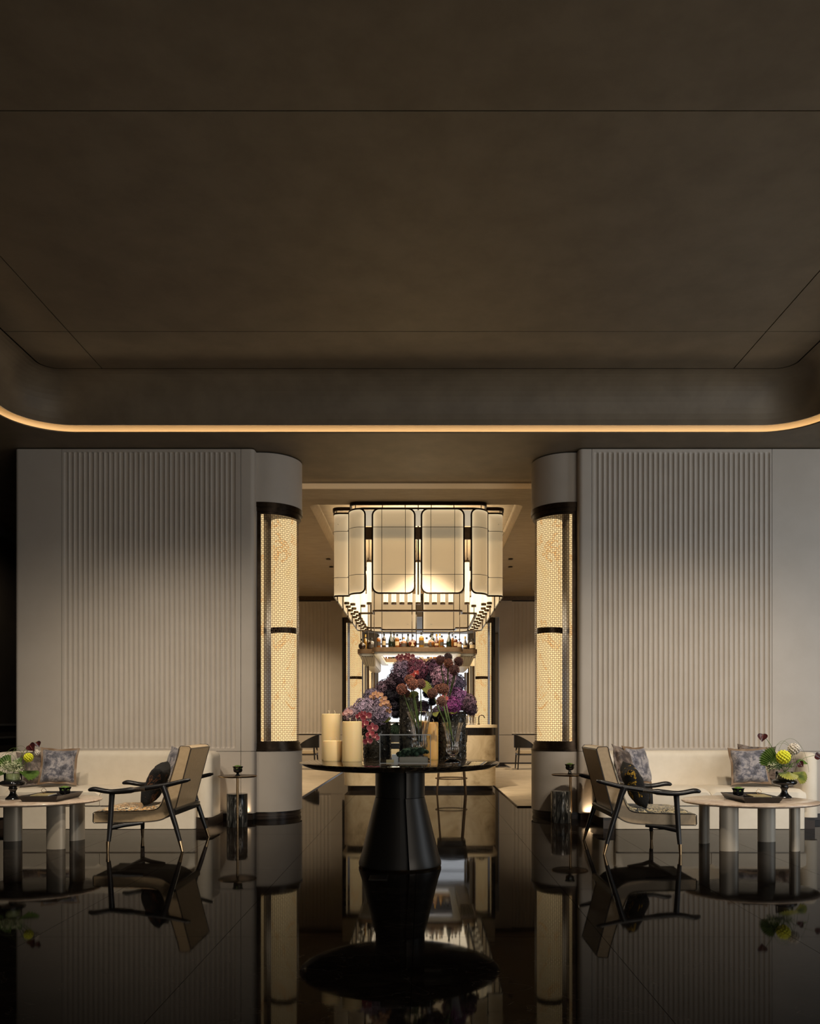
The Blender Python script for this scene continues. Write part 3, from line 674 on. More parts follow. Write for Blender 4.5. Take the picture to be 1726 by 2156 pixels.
fan('palm_fan',WP(952,1489,6.60),(0,-.3,-.45),(0,-1,.9),.062,2.5,11,M['leaf'],'yellow palm fan under the purple hydrangea of the right bouquet')
fan('palm_fan',WP(925,1498,6.62),(-.6,-.2,-.35),(0,-1,.8),.062,1.0,6,M['leaf'],'small yellow palm fan left of the right black vase')
fan('palm_fan',WP(806,1508,6.66),(.1,-.35,-.30),(0,-1,1),.075,2.6,13,M['leaf'],'yellow fringed palm fan over the rim of the left black vase')
fan('palm_fan',WP(836,1520,6.90),(-.2,0,-.7),(0,-1,.3),.11,1.6,8,M['dark_moss'],'dark green palm fan hanging between the left and tall vases')

# alliums
def allium_mesh(seed):
    random.seed(seed); m=MB(); m.sphere((0,0,0),.82,12,8); m.a=[0.0]*len(m.v); n=330
    for k in range(n):
        z=1-2*(k+.5)/n; a=k*2.39996; q=sqrt(max(0,1-z*z)); nrm=Vector((q*cos(a),q*sin(a),z)); c=nrm*.80; u=nrm.orthogonal().normalized(); v=nrm.cross(u); val=random.random(); L=random.uniform(.16,.24)
        for p in range(3):
            b=random.uniform(0,2*pi); d=(u*cos(b)+v*sin(b)); e_=nrm.cross(d); t_=c+nrm*L+d*.09
            m.add([c+e_*.03+nrm*.05,c-e_*.03+nrm*.05,t_-e_*.035,t_+e_*.035],[(0,1,2,3)],[val*.3,val*.3,val,min(1,val+.2)])
    return m.mesh('flower_head',M['allium'],0)
ALM=[allium_mesh(s) for s in (1,2)]
def allium(px,py,r,D,col,label,foot):
    p=W(px,py,D); R=r*D/FP; e=empty('allium',p,label=label,cat='flower',group='globe alliums on the centre table')
    h=mesh_obj('flower_head',ALM[int(px)%2],e,(0,0,0),(random.random(),random.random(),random.random()*6),(R,R,R)); h.color=(*col,1)
    f=Vector(foot)-p; mid=[f*0,Vector((f.x*.35,f.y*.35,f.z*.30)),Vector((f.x*.75,f.y*.75,f.z*.62)),f]
    MB().tube(mid,[.0038,.0045,.0045,.004],7).obj('stem',M['stem'],e)
OR=(.50,.20,.12); BR=(.28,.12,.075); DB=(.17,.065,.045)
random.seed(4); cA=Vector((-.020,6.42,TZ+.14)); cB=Vector((.223,6.06,TZ+.10))
for a in ((846,1451,12,6.36,OR,'lowest left orange allium over the larger crystal vase',(-.012,0,0)),(862,1431,11,6.40,OR,'topmost orange allium over the larger crystal vase',(0,.01,0)),(868,1441,13,6.34,OR,'central orange allium over the larger crystal vase',(.008,-.01,0)),(885,1440,11.5,6.38,(.38,.17,.12),'rightmost brownish orange allium over the larger crystal vase',(.014,0,0)),(855,1460,9,6.42,BR,'brown allium tucked below the orange ones',(-.004,.012,0))):
    allium(*a[:6],cA+Vector(a[6]))
for a in ((910,1460,11.5,6.14,BR,'brown allium at the left of the lower right trio',(-.012,0,.02)),(933,1451,12.5,6.18,(.40,.17,.10),'orange brown allium at the top of the lower right trio',(0,.01,.02)),(929,1477,11.5,6.02,(.40,.20,.13),'round russet allium lowest above the smaller crystal vase',(.004,-.01,.02)),(922,1450,9,6.22,(.40,.16,.10),'small russet allium half hidden in the lower right trio',(.01,.01,.02))):
    allium(*a[:6],cB+Vector(a[6]))
cC=Vector((.20,6.70,TZ+.34))
for a in ((927,1390,10.5,6.5,DB,'dark brown allium at the upper left of the high right cluster'),(943,1384,9.5,6.55,(.12,.06,.05),'darkest allium at the back of the high right cluster'),(944,1397,10.5,6.48,(.34,.12,.06),'rust allium in the middle of the high right cluster'),(965,1393,10.5,6.5,DB,'dark brown allium farthest right in the high cluster'),(956,1411,11.5,6.45,(.20,.08,.06),'maroon brown allium lowest in the high right cluster')):
    allium(*a,cC)

# orchids
def blossom_mesh():
    m=MB()
    def petal(ang,w,l,cup,off):
        vs_=[];at=[];nr,na=4,12
        d=Vector((cos(ang),0,sin(ang))); s=Vector((-sin(ang),0,cos(ang)))
        for i in range(nr+1):
            f=i/nr
            for k in range(na):
                a=2*pi*k/na; q=d*(l*(.5+.5*f*cos(a)))+s*(w*.5*f*sin(a)); q.y=-cup*(f*f)*.5+off+.05*cos(a)*f; vs_.append(q); at.append(f)
        m.add(vs_,[(i*na+k,i*na+(k+1)%na,(i+1)*na+(k+1)%na,(i+1)*na+k) for i in range(nr) for k in range(na)],at)
    petal(radians(8),.95,1.0,.16,0); petal(radians(172),.95,1.0,.16,0)
    for a in (90,215,325): petal(radians(a),.62,.92,.12,.07)
    return m.mesh('petals',M['orchid'],60)
OB=blossom_mesh()
ml=MB(); ml.sphere((0,-.16,-.08),.15,8,6,(1,1,1)); ml.tube([(0,-.1,-.15),(-.16,-.3,-.12)],[.07,.03],6); ml.tube([(0,-.1,-.15),(.16,-.3,-.12)],[.07,.03],6); ml.tube([(0,-.1,-.15),(0,-.26,-.34)],[.07,.02],6)
OL=ml.mesh('lip',M['orchid_lip'])
def orchid_spray(pts,col,label,lipcol=None):
    """pts: (px,py,r,D)"""
    c0=W(pts[0][0],pts[0][1],pts[0][3]+.04); e=empty('orchid_spray',c0,label=label,cat='flower',group='orchid sprays on the centre table')
    MB().tube([W(p[0],p[1],p[3]+.03)-c0 for p in pts],.002,6).obj('stem',M['stem'],e)
    for (px,py,r,D) in pts:
        s=r*D/FP; p=W(px,py,D)-c0; rot=(random.uniform(-.35,.25),random.uniform(-.5,.5),random.uniform(-.5,.5))
        b=mesh_obj('blossom',OB,e,p,rot,(s,s,s)); b.color=(*col,1); mesh_obj('lip',OL,b)
random.seed(9)
orchid_spray([(757,1508,10,6.5),(764,1503,8,6.52),(771,1509,13,6.45),(767,1525,11,6.42),(784,1533,13,6.38),(779,1546,11,6.36),(790,1552,10,6.40),(774,1561,11,6.36)],(.20,.022,.035),'cascading spray of crimson orchids with pale rims right of the candles')
orchid_spray([(733,1500,10,6.55),(726,1503,7,6.58)],(.34,.17,.15),'pair of dusty pink orchids behind the tallest candle')
orchid_spray([(840,1384,9,6.62),(848,1386,11,6.55),(857,1381,8,6.65),(864,1385,10.5,6.56)],(.10,.012,.015),'dark red orchids at the very top of the tall arrangement')
orchid_spray([(936,1462,6,6.42),(935,1470,10,6.36)],(.32,.06,.05),'red orchid beside the lower right alliums')
orchid_spray([(875,1418,9,6.5),(868,1424,7,6.5)],(.33,.03,.02),'scarlet orchid set into the wine red hydrangea')
orchid_spray([(783,1468,7,6.60),(790,1462,9,6.56),(799,1464,9,6.52),(807,1472,9,6.50),(813,1480,8,6.50),(819,1486,7,6.52),(818,1497,7,6.54),(805,1482,8,6.5)],(.50,.27,.13),'arching spray of golden brown orchids over the left bouquet')
for s in (): pass

# ================================================================== SOFAS
def sofa(cx,label,mirror):
    e=empty('sofa',(cx,0,0),label=label,cat='sofa')
    if mirror: e.scale=(-1,1,1)
    # local x right (toward the pillar side) 1.13 half width
    hw=1.11; yb=9.05; yf=8.30
    # wrap-around back: inner curve (ellipse) extruded, rounded top
    def shell(nout,nin,z0,z1,mb,rt=.045):
        n=len(nout); rows=[(0,z0),(0,z1-rt)]+[(rt*(1-cos(pi/2*k/5)),z1-rt+rt*sin(pi/2*k/5)) for k in range(1,6)]
        vs_=[];fs_=[]
        seq=[]
        for (ins,z) in rows: seq.append([(o.lerp(i,ins/max((o-i).length,1e-4)),z) for o,i in zip(nout,nin)])
        for (ins,z) in reversed(rows): seq.append([(i.lerp(o,ins/max((o-i).length,1e-4)),z) for o,i in zip(nout,nin)])
        for s_ in seq: vs_+=[(p.x,p.y,z) for p,z in s_]
        R=len(seq)
        for r in range(R-1):
            for k in range(n-1): fs_.append((r*n+k,r*n+k+1,(r+1)*n+k+1,(r+1)*n+k))
        for k in (0,n-1): fs_.append(tuple(r*n+k for r in range(R)))
        fs_+=[((R-1)*n+k,(R-1)*n+k+1,k+1,k) for k in range(n-1)]
        mb.add(vs_,fs_)
    no=[];ni=[];K=40
    for k in range(K+1):
        a=-pi*.5*1.0+pi*k/K   # -90..90 : left to right through the back
        s=sin(a); c=cos(a)
        se=(abs(s)**.42)*(1 if s>=0 else -1); ce=c**.42
        no.append(Vector((hw*se,8.42+(yb-8.42)*ce,0)))
        s2=(abs(s)**.62)*(1 if s>=0 else -1); ni.append(Vector(((hw-.155)*s2,8.42+(yb-.16-8.42)*(c**.62 if c>1e-6 else 0),0)))
    m=MB(); shell(no,ni,.115,.772,m,.07); m.obj('wrap_back',M['sofa'],e,smooth=60)
    # rounded arm fronts
    for sx in (-1,1):
        m=MB(); cxx=sx*(hw-.078); prof=[]
        pts=rrect(cxx-.078,cxx+.078,8.335,8.52,.07,6); zs=[(.115,0),(.70,0),(.735,.012),(.758,.035),(.768,.06)]
        vs_=[];fs_=[];n=len(pts)
        for z,ins in zs:
            f=1-ins/.12
            vs_+=[(cxx+(p[0]-cxx)*f,8.44+(p[1]-8.44)*f,z) for p in pts]
        for r in range(len(zs)-1):
            for k in range(n): fs_.append((r*n+k,r*n+(k+1)%n,(r+1)*n+(k+1)%n,(r+1)*n+k))
        fs_.append(tuple((len(zs)-1)*n+k for k in range(n))); m.add(vs_,fs_); m.obj('arm_front',M['sofa'],e,smooth=60)
    # seat: base and two cushions with a curved rear edge
    il=hw-.155; 
    MB().prism(rrect(-il+.002,il-.002,8.31,8.86,.03,4),.004,.235).obj('base',M['sofa'],e,smooth=30)
    MB().box(-hw+.04,hw-.04,8.36,9.0,0,.116).obj('plinth',M['plinth'],e,smooth=0)
    def cushion(x0,x1):
        m=MB(); nx,ny=20,10; vs_=[];fs_=[]
        yfr=8.30
        def yr(x): q=min(1,abs(x)/(il+.0)); return 8.42+(yb-.165-8.42)*(max(0,1-q**3.2))**(1/3.2) if q<1 else 8.42
        for i in range(nx+1):
            x=x0+(x1-x0)*i/nx
            for j in range(ny+1):
                y=yfr+(max(yfr+.08,yr(x))-yfr)*j/ny
                ex=min(x-x0,x1-x)/.035; ey=min(y-yfr,10)/.035; d=1-min(1,ex); d2=1-min(1,ey)
                z=.402+.014*sin(pi*i/nx)*sin(pi*min(1,j/ny*.9+.05))-.03*(1-sqrt(max(0,1-d*d)))-.03*(1-sqrt(max(0,1-d2*d2)))
                vs_.append((x,y,z))
        nt=len(vs_)
        vs_+=[(v[0],v[1],.240) for v in vs_]
        C=ny+1
        for i in range(nx):
            for j in range(ny): a=i*C+j; fs_.append((a,a+C,a+C+1,a+1)); fs_.append((nt+a,nt+a+1,nt+a+C+1,nt+a+C))
        for i in range(nx):
            for j in (0,ny): a=i*C+j; fs_.append((a,a+C,nt+a+C,nt+a) if j==0 else (a+C,a,nt+a,nt+a+C))
        for j in range(ny):
            for i in (0,nx): a=i*C+j; fs_.append((a,a+1,nt+a+1,nt+a))
        m.add(vs_,fs_); m.obj('seat_cushion',M['sofa'],e,smooth=50)
    cushion(-il,-.005); cushion(.0,il)
    return e
sofa(-3.24,'cream leather curved sofa against the left fluted wall',False)
sofa(2.90,'cream leather curved sofa against the right fluted wall',True)

# ---- cushions
def pillow(loc,w_,h_,t_,rot,mt,label,flange=None,seed=0,fmat=None):
    """pillow standing in its local XZ plane, facing -Y"""
    random.seed(seed); n=16; m=MB(); vs_=[];fs_=[]
    def shape(u,v): 
        f=(1-u**4)*(1-v**4); return max(0,f)**.5
    for sgn in (-1,1):
        for i in range(n+1):
            for j in range(n+1):
                u=-1+2*i/n; v=-1+2*j/n; pin=1-.10*(1-u*u)*abs(v)**2; pin2=1-.10*(1-v*v)*abs(u)**2
                wr=noise.noise(Vector((u*2.5+seed,v*2.5,sgn*2)))*.10
                vs_.append((u*w_/2*pin2,sgn*t_/2*shape(u,v)*(1+wr*2),v*h_/2*pin))
    C=n+1
    for s_ in (0,1):
        o_=s_*C*C
        for i in range(n):
            for j in range(n):
                a=o_+i*C+j; fs_.append((a,a+C,a+C+1,a+1) if s_==0 else (a,a+1,a+C+1,a+C))
    m.add(vs_,fs_); o=m.obj('cushion',mt,smooth=60,loc=loc,rot=rot)
    bm=bmesh.new(); bm.from_mesh(o.data); bmesh.ops.remove_doubles(bm,verts=bm.verts,dist=.0005); bm.to_mesh(o.data); bm.free()
    tag(o,label,'cushion','cushions on the seats')
    if flange:
        fw=flange; P=[]
        def edge(k,ex):
            N=40; q=k/N*4; side=int(q)%4; f=q-int(q); u,v=[(-1+2*f,-1),(1,-1+2*f),(1-2*f,1),(-1,1-2*f)][side]
            pin=1-.10*(1-u*u)*abs(v)**2; pin2=1-.10*(1-v*v)*abs(u)**2
            return Vector((u*(w_/2*pin2+ex),.012*sin(k*1.3+seed)*(ex>0),v*(h_/2*pin+ex)))
        vs_=[];N=40
        for k in range(N):
            a=edge(k,-.01);b=edge(k,fw); vs_+=[a+Vector((0,-.006,0)),b+Vector((0,-.004,0)),b+Vector((0,.004,0)),a+Vector((0,.006,0))]
        fs_=[(k*4+i,((k+1)%N)*4+i,((k+1)%N)*4+(i+1)%4,k*4+(i+1)%4) for k in range(N) for i in range(4)]
        MB().add(vs_,fs_).obj('flange',fmat or M['flange'],o,smooth=40)
    return o
pillow((-3.74,8.50,.625),.34,.36,.13,(radians(-16),radians(2),radians(14)),M['velvet_grey'],'grey crushed velvet cushion with tan flange at the left end of the left sofa',.019,1)
pillow((-4.00,8.60,.60),.34,.34,.13,(radians(-18),radians(-4),radians(30)),M['velvet_brown'],'brown patterned cushion tucked behind the grey velvet one on the left sofa',.02,2,M['velvet_brown'])
pillow((-2.57,8.62,.62),.36,.36,.13,(radians(-16),radians(3),radians(-48)),M['velvet_grey'],'grey velvet cushion on the left sofa, behind the left armchair',.02,3,M['velvet_grey'])
pillow((3.36,8.50,.625),.36,.36,.13,(radians(-16),radians(-2),radians(-8)),M['velvet_grey'],'grey crushed velvet cushion with dark flange, front one beside the right coffee table flowers',.018,4)
pillow((3.50,8.68,.64),.34,.36,.12,(radians(-14),radians(4),radians(-16)),M['velvet_brown'],'brown cushion directly behind the grey velvet one near the right table flowers',.02,5,M['velvet_brown'])
pillow((3.70,8.52,.58),.28,.30,.12,(radians(-14),radians(8),radians(-34)),M['velvet_brown'],'dark brown cushion by the right arm of the right sofa, half hidden by flowers',.0,6)
pillow((2.24,8.60,.63),.36,.38,.13,(radians(-16),radians(2),radians(42)),M['velvet_grey'],'grey crushed velvet cushion on the right sofa, nearest its left end front',.018,7)
pillow((2.10,8.50,.62),.36,.38,.13,(radians(-16),radians(10),radians(38)),M['velvet_brown'],'brown silk cushion on the right sofa, behind the right armchair',.022,8,M['velvet_brown'])

# ================================================================== ARMCHAIRS  local: +x forward, y across, origin under the middle
def smoothline(P,n=6):
    P=[Vector(p) for p in P]; out=[]
    for i in range(len(P)-1):
        p0=P[max(i-1,0)];p1=P[i];p2=P[i+1];p3=P[min(i+2,len(P)-1)]
        for k in range(n):
            t=k/n; out.append(.5*((2*p1)+(-p0+p2)*t+(2*p0-5*p1+4*p2-p3)*t*t+(-p0+3*p1-3*p2+p3)*t**3))
    out.append(P[-1]); return out
def armchair(x,y,rz,label,fabric):
    e=empty('armchair',(x,y,0),rz,label=label,cat='armchair',group='black framed lounge armchairs')
    hw=.30
    # upholstered shell, side profile
    low=smoothline([(.475,.222,0),(.30,.224,0),(.08,.228,0),(-.06,.240,0),(-.14,.268,0),(-.21,.325,0)],5)
    back=[Vector((-.215,.335,0)),Vector((-.35,.852,0)),Vector((-.335,.872,0)),Vector((-.262,.876,0)),Vector((-.248,.86,0))]
    front=smoothline([(-.235,.80,0),(-.175,.60,0),(-.120,.44,0),(-.085,.365,0),(-.03,.332,0),(.10,.322,0),(.30,.318,0),(.465,.316,0)],5)
    poly=low+back+front+[Vector((.482,.306,0)),Vector((.484,.235,0))]
    m=MB(); n=len(poly); vs_=[(p.x,-hw,p.y) for p in poly]+[(p.x,hw,p.y) for p in poly]
    m.add(vs_,[tuple(range(n)),tuple(range(2*n-1,n-1,-1))]+[(i,(i+1)%n,n+(i+1)%n,n+i) for i in range(n)])
    sh=m.obj('seat_shell',M['leather'],e,smooth=30,bevel=.008)
    for s in (-1,1):
        MB().tube([(p.x,s*(hw+.001),p.y) for p in poly],.0035,6,closed=True).obj('piping',M['piping'],sh)
    MB().tube([(-.352,-hw,.852),(-.352,hw,.852)],.0035,6).obj('piping',M['piping'],sh)
    # fabric pads
    m=MB(); ft=[p for p in front]; nn=len(ft); ny=8; vs_=[]; fs_=[]
    for i,p in enumerate(ft):
        tg=(ft[min(i+1,nn-1)]-ft[max(i-1,0)]).normalized(); nr=Vector((-tg.y,tg.x,0)); nr=nr if (nr.x+nr.y)>0 else -nr
        for j in range(ny+1):
            v=-1+2*j/ny; b=.034*(1-v**6)*(min(1,(i+.3)/3))*(min(1,(nn-1-i+.3)/3))+.002
            q=p+nr*b; vs_.append((q.x,v*(hw-.012),q.y))
    C=ny+1; base=len(vs_)
    vs_+=[(p.x,(-1+2*j/ny)*(hw-.012),p.y) for p in ft for j in range(ny+1)]
    for i in range(nn-1):
        for j in range(ny): a=i*C+j; fs_.append((a,a+1,a+C+1,a+C))
        for j in (0,ny): a=i*C+j; fs_.append((a,a+C,base+a+C,base+a))
    for i in (0,nn-1): 
        for j in range(ny): a=i*C+j; fs_.append((a,a+1,base+a+1,base+a))
    m.add(vs_,fs_); m.obj('seat_pad',fabric,e,smooth=60)
    # frame
    for s in (-1,1):
        ya=s*.395
        P=smoothline([(.485,ya*.985,.508),(.43,ya,.517),(.33,ya*1.01,.500),(.25,ya,.497),(.10,ya,.512),(-.03,ya,.530),(-.17,ya*.99,.552),(-.28,ya*.97,.578),(-.365,ya*.95,.598)],5)
        N=len(P); R=[]; S=[]
        for i in range(N):
            f=i/(N-1); R.append(.008+.028*min(1,f*9)**.5*(1-.35*f) if f<.5 else .0245*(1-.35*(f-.5)*2)*(1 if f<.97 else .7)); S.append(.62 if f<.3 else .62+.38*min(1,(f-.3)*3))
        ar=MB().tube(P,R,12,sy=S).obj('arm',M['black_wood'],e,smooth=60)
        wr=MB()
        for k in range(11):
            f=k/10; c=Vector((.115-.105*f,ya,.5105+.012*f)); wr.tube([c+Vector((.005,0,0)),c+Vector((0,0,0)),c-Vector((.005,0,0))],[.019,.0245,.019],12,sy=[.9]*3)
        wr.obj('cord_wrap',M['leather'],ar,smooth=60)
        # legs: front with a web at the top, rear raked
        lt=MB().tube(smoothline([(.285,ya,.500),(.287,ya,.455),(.292,ya,.38),(.300,ya*1.02,.20),(.305,ya*1.06,.082)],4),[.034,.030,.026,.024,.0235,.023,.0228,.0226,.0225,.0222,.022,.0215,.021,.020,.019,.018,.0175][:17],12)
        lg=lt.obj('leg',M['black_wood'],e,smooth=60)
        MB().cap([(.0115,0),(.0165,.084)],14).obj('brass_tip',M['brass'],lg,loc=(.309,ya*1.083,0),rot=(radians(-4)*s*-1,0,0))
        P=[(-.140,ya,.545),(-.165,ya,.48),(-.20,ya,.36),(-.250,ya*1.02,.21),(-.288,ya*1.05,.085)]
        lg=MB().tube(P,[.030,.025,.0235,.021,.0175],12).obj('leg',M['black_wood'],e,smooth=60)
        MB().tube([(-.287,ya*1.05,.088),(-.311,ya*1.075,.0)],[.0168,.011],14).obj('brass_tip',M['brass'],lg)
        # side rail under the seat
        MB().tube([(.298,ya,.195),(.20,ya*.86,.212),(.06,ya*.74,.222)],[.022,.020,.014],8).obj('side_rail',M['black_wood'],e,smooth=50)
    m=MB(); m.box(-.018,.018,-.385,.385,-.028,.028); m.obj('back_rail',M['black_wood'],e,smooth=0,bevel=.006,loc=(-.222,0,.322),rot=(0,radians(-14),0))
    m=MB(); m.box(.275,.31,-.385,.385,.188,.222); m.obj('front_rail',M['black_wood'],e,smooth=0,bevel=.006)
    return e
armchair(-2.31,7.31,pi,'tan leather armchair with black arms and amber brocade seat, left seating group',M['fabric_tiger'])
armchair(1.79,7.15,0,'tan leather armchair with black arms and black floral seat, right seating group',M['fabric_floral'])
pillow((-2.335,7.25,.545),.40,.36,.15,(radians(-24),radians(8),radians(-84)),M['fur_brown'],'black fur cushion with brown marks on the left armchair',0,12)
pillow((1.815,7.08,.545),.40,.36,.15,(radians(-24),radians(-8),radians(84)),M['leopard'],'black fur cushion with amber marks on the right armchair',0,13)

# ================================================================== SIDE TABLES
def cup(x,y,z,s,label,stem=.0):
    e=empty('black_cup',(x,y,z),scale=s,label=label,cat='cup',group='black glass cups with moss')
    MB().lathe([(.0005,0),(.028,0),(.030,.004),(.016,.014+stem*.3),(.014,.018+stem),(.040,.030+stem),(.047,.048+stem),(.043,.064+stem),(.054,.086+stem),(.056,.088+stem),(.049,.086+stem),(.036,.066+stem),(.0005,.060+stem)],32,fl=lambda a,q:1+.05*cos(6*a)*(q>.02)).obj('cup_body',M['black_glass'],e,smooth=60)
    m=MB(); m.sphere((0,0,.072+stem),.044,16,8,(1,1,1)); 
    for i in range(len(m.v)):
        v=m.v[i]; q=.072+stem; m.v[i]=(v[0]*1.05,v[1]*1.05,q+(v[2]-q)*.65)
    m.obj('moss_ball',M['moss'],e,smooth=60)
    return e
def side_table(x,y,ang,label,ztop):
    e=empty('side_table',(x,y,0),label=label,cat='side table',group='round side tables on marble drums')
    MB().cap([(.104,0),(.106,.004),(.106,.334),(.103,.338)],48).obj('marble_base',M['black_vein'],e,smooth=50)
    px,py=.095*cos(ang),.095*sin(ang)
    MB().cap([(.0135,.0),(.0135,ztop-.012)],20,(px*1.06,py*1.06,0)).obj('pole',M['brass'],e)
    MB().cap([(.10,ztop-.014),(.192,ztop-.008),(.195,ztop-.003),(.193,ztop)],64,(px,py,0)).obj('tabletop',M['bronze_pale'],e,smooth=40)
    MB().lathe([(.188,ztop-.0135),(.196,ztop-.006),(.196,ztop+.001),(.189,ztop+.002)],64,(px,py,0)).obj('rim',M['brass'],e,smooth=60)
    return Vector((x+px,y+py,ztop))
p=side_table(-1.915,8.55,radians(-75),'small round brass rimmed side table on a black marble drum by the left pillar',.530)
cup(p.x+.002,p.y,p.z,.98,'black glass cup with moss on the left side table',.010)
p=side_table(1.49,8.89,radians(-12),'small round brass rimmed side table on a black marble drum by the right pillar',.518)
cup(p.x,p.y,p.z,.98,'black glass cup with moss on the right side table',.024)
# concealed glow at the foot of the sofas
for x in (-1.99,1.86):
    light('floor_glow','AREA',(x,9.05,.085),.9,WARM,aim=(x,9.06,2),shape='RECTANGLE',size=.14,size_y=.015)

# ================================================================== COFFEE TABLES
def coffee_table(x,y,legs,label):
    e=empty('coffee_table',(x,y,0),label=label,cat='coffee table',group='oval stone coffee tables')
    m=MB(); n=72; rows=[(.93,.372),(.985,.378),(1,.388),(.997,.395),(.985,.399)]
    vs_=[((.578*f)*cos(2*pi*k/n),(.50*f)*sin(2*pi*k/n),z) for f,z in rows for k in range(n)]
    m.add(vs_,[(r*n+k,r*n+(k+1)%n,(r+1)*n+(k+1)%n,(r+1)*n+k) for r in range(4) for k in range(n)]+[tuple(range(n-1,-1,-1)),tuple(4*n+k for k in range(n))])
    m.obj('stone_top',M['coffee_stone'],e,smooth=50)
    for (lx,ly,a) in legs:
        poly=[(.080*cos(2*pi*k/32),.043*sin(2*pi*k/32)) for k in range(32)]
        poly=[(lx+p[0]*cos(a)-p[1]*sin(a),ly+p[0]*sin(a)+p[1]*cos(a)) for p in poly]
        MB().prism(poly,0.0,.374).obj('leg',M['bluegrey'],e,smooth=40)
    return e
coffee_table(-3.43,7.30,((.31,-.26,0),(.27,.27,radians(65)),(-.29,.21,radians(15)),(-.32,-.24,radians(50))),'oval pale stone coffee table on thick grey legs in front of the left sofa')
coffee_table(2.85,7.20,((-.33,.19,radians(55)),(-.28,-.27,0),(.26,.27,0),(.28,-.25,radians(62))),'oval pale stone coffee table on thick grey legs in front of the right sofa')
def tray(x,y,label,mir):
    e=empty('serving_tray',(x,y,.3995),label=label,cat='tray',group='black serving trays')
    if mir: e.scale=(-1,1,1)
    a,b,h,f=.14,.24,.048,.028
    MB().box(-a,a,-b,b,0,.006).obj('tray_bottom',M['tray'],e,smooth=0)
    for sx,sy in ((1,0),(-1,0),(0,1),(0,-1)):
        if sx: q=[(sx*a,-b,0),(sx*a,b,0),(sx*(a+f),b+f,h),(sx*(a+f),-b-f,h)]; dn=Vector((-sx*.008,0,.002))
        else: q=[(-a,sy*b,0),(a,sy*b,0),(a+f,sy*(b+f),h),(-a-f,sy*(b+f),h)]; dn=Vector((0,-sy*.008,.002))
        vs_=[Vector(p) for p in q]; vs_+=[p+dn for p in vs_]
        MB().add(vs_,[(0,1,2,3),(7,6,5,4),(0,1,5,4),(1,2,6,5),(2,3,7,6),(3,0,4,7)]).obj('tray_side',M['tray'],e,smooth=0)
    return e
def booklet(x,y,rz,label):
    e=empty('booklet',(x,y,.4435),rz,label=label,cat='book',group='gold booklets on the trays')
    MB().box(-.075,.075,-.11,.11,.0,.009).obj('cover',M['book'],e,smooth=0,bevel=.002)
    MB().box(-.073,.076,-.108,.108,.0015,.0075).obj('pages',M['white_gloss'],e,smooth=0)
    return e
def quatre(x,y,label):
    e=empty('clover_ornament',(x,y,.452),label=label,cat='ornament',group='clover ornaments on the booklets')
    P=[]
    for k in range(48):
        a=2*pi*k/48; r=.0165*(1+.32*abs(cos(2*a))**1.2); P.append((r*cos(a),0,.026+r*sin(a)))
    MB().tube(P,.0018,6,closed=True).obj('clover_ring',M['brass'],e)
    MB().cap([(.008,0),(.009,.003),(.003,.006)],14).obj('foot',M['brass'],e)
for sx,x,y,wd in ((1,-3.26,7.27,'left'),(-1,2.85,7.17,'right')):
    tray(x,y,'black flared tray on the %s coffee table'%wd,sx<0)
    # black box under the booklet
    o=MB().box(-.085,.085,-.12,.12,0,.0375).obj('black_box',M['tray'],loc=(x-sx*.03,y-.09,.4060),smooth=0,bevel=.003); tag(o,'low black box under the booklet in the %s tray'%wd,'box')
    booklet(x-sx*.03,y-.09,radians(6)*sx,'gold covered booklet on the black box of the %s tray'%wd)
    quatre(x-sx*.06,y-.02,'small brass clover ornament on the %s booklet'%wd)
    cup(x+sx*.06,y+.13,.4058,1.02,'black glass cup with moss in the %s tray'%wd,.0)
# pedestal vases
def ped_vase(x,y,wrap,label):
    e=empty('pedestal_vase',(x,y,.3995),label=label,cat='vase',group='black pedestal vases on the coffee tables')
    MB().cap([(.060,0),(.064,.006),(.060,.014),(.040,.030),(.026,.052),(.025,.072),(.033,.086),(.038,.094),(.032,.102),(.034,.110),(.075,.118),(.100,.128),(.108,.142),(.102,.156),(.080,.166),(.070,.168)],48).obj('pedestal',M['black_glass'],e,smooth=60)
    MB().lathe([(.072,.168),(.073,.172),(.073,.232),(.070,.235),(.068,.232),(.068,.172)],48).obj('glass_cylinder',M['acrylic'],e,smooth=60)
    MB().cap([(.066,.170),(.066,.226)],40).obj('leaf_wrap',wrap,e,smooth=60)
    return e
wrapg=m_stone('rolled_leaf_green',[(.3,(.10,.14,.04,1)),(.5,(.30,.33,.14,1)),(.7,(.55,.55,.33,1))],8,.4,sc3=(.5,.5,14))
wrapb=m_stone('rolled_leaf_beige',[(.3,(.30,.22,.13,1)),(.5,(.60,.53,.38,1)),(.7,(.66,.60,.46,1))],5,.4,sc3=(.6,.6,5))
ped_vase(-3.60,7.27,wrapg,'black pedestal vase with green leaf wrapped cylinder on the left coffee table')
ped_vase(3.24,7.40,wrapb,'black pedestal vase with beige leaf wrapped cylinder on the right coffee table')
def ball_cluster(p,r,nm,mt,label,n=46,sm=.2,stemto=None,cat='flower'):
    m=MB(); m.sphere((0,0,0),r*.8,12,8)
    for k in range(n):
        z=1-2*(k+.5)/n; a=k*2.39996; q=sqrt(1-z*z); m.sphere((q*cos(a)*r*.82,q*sin(a)*r*.82,z*r*.82),r*sm,8,6)
    e=empty(nm,p,label=label,cat=cat); o=m.obj('flower_head',mt,e,smooth=60)
    if stemto is not None: MB().tube([(0,0,-r*.5),Vector(stemto)-Vector(p)],.003,6).obj('stem',M['stem'],e)
    return e
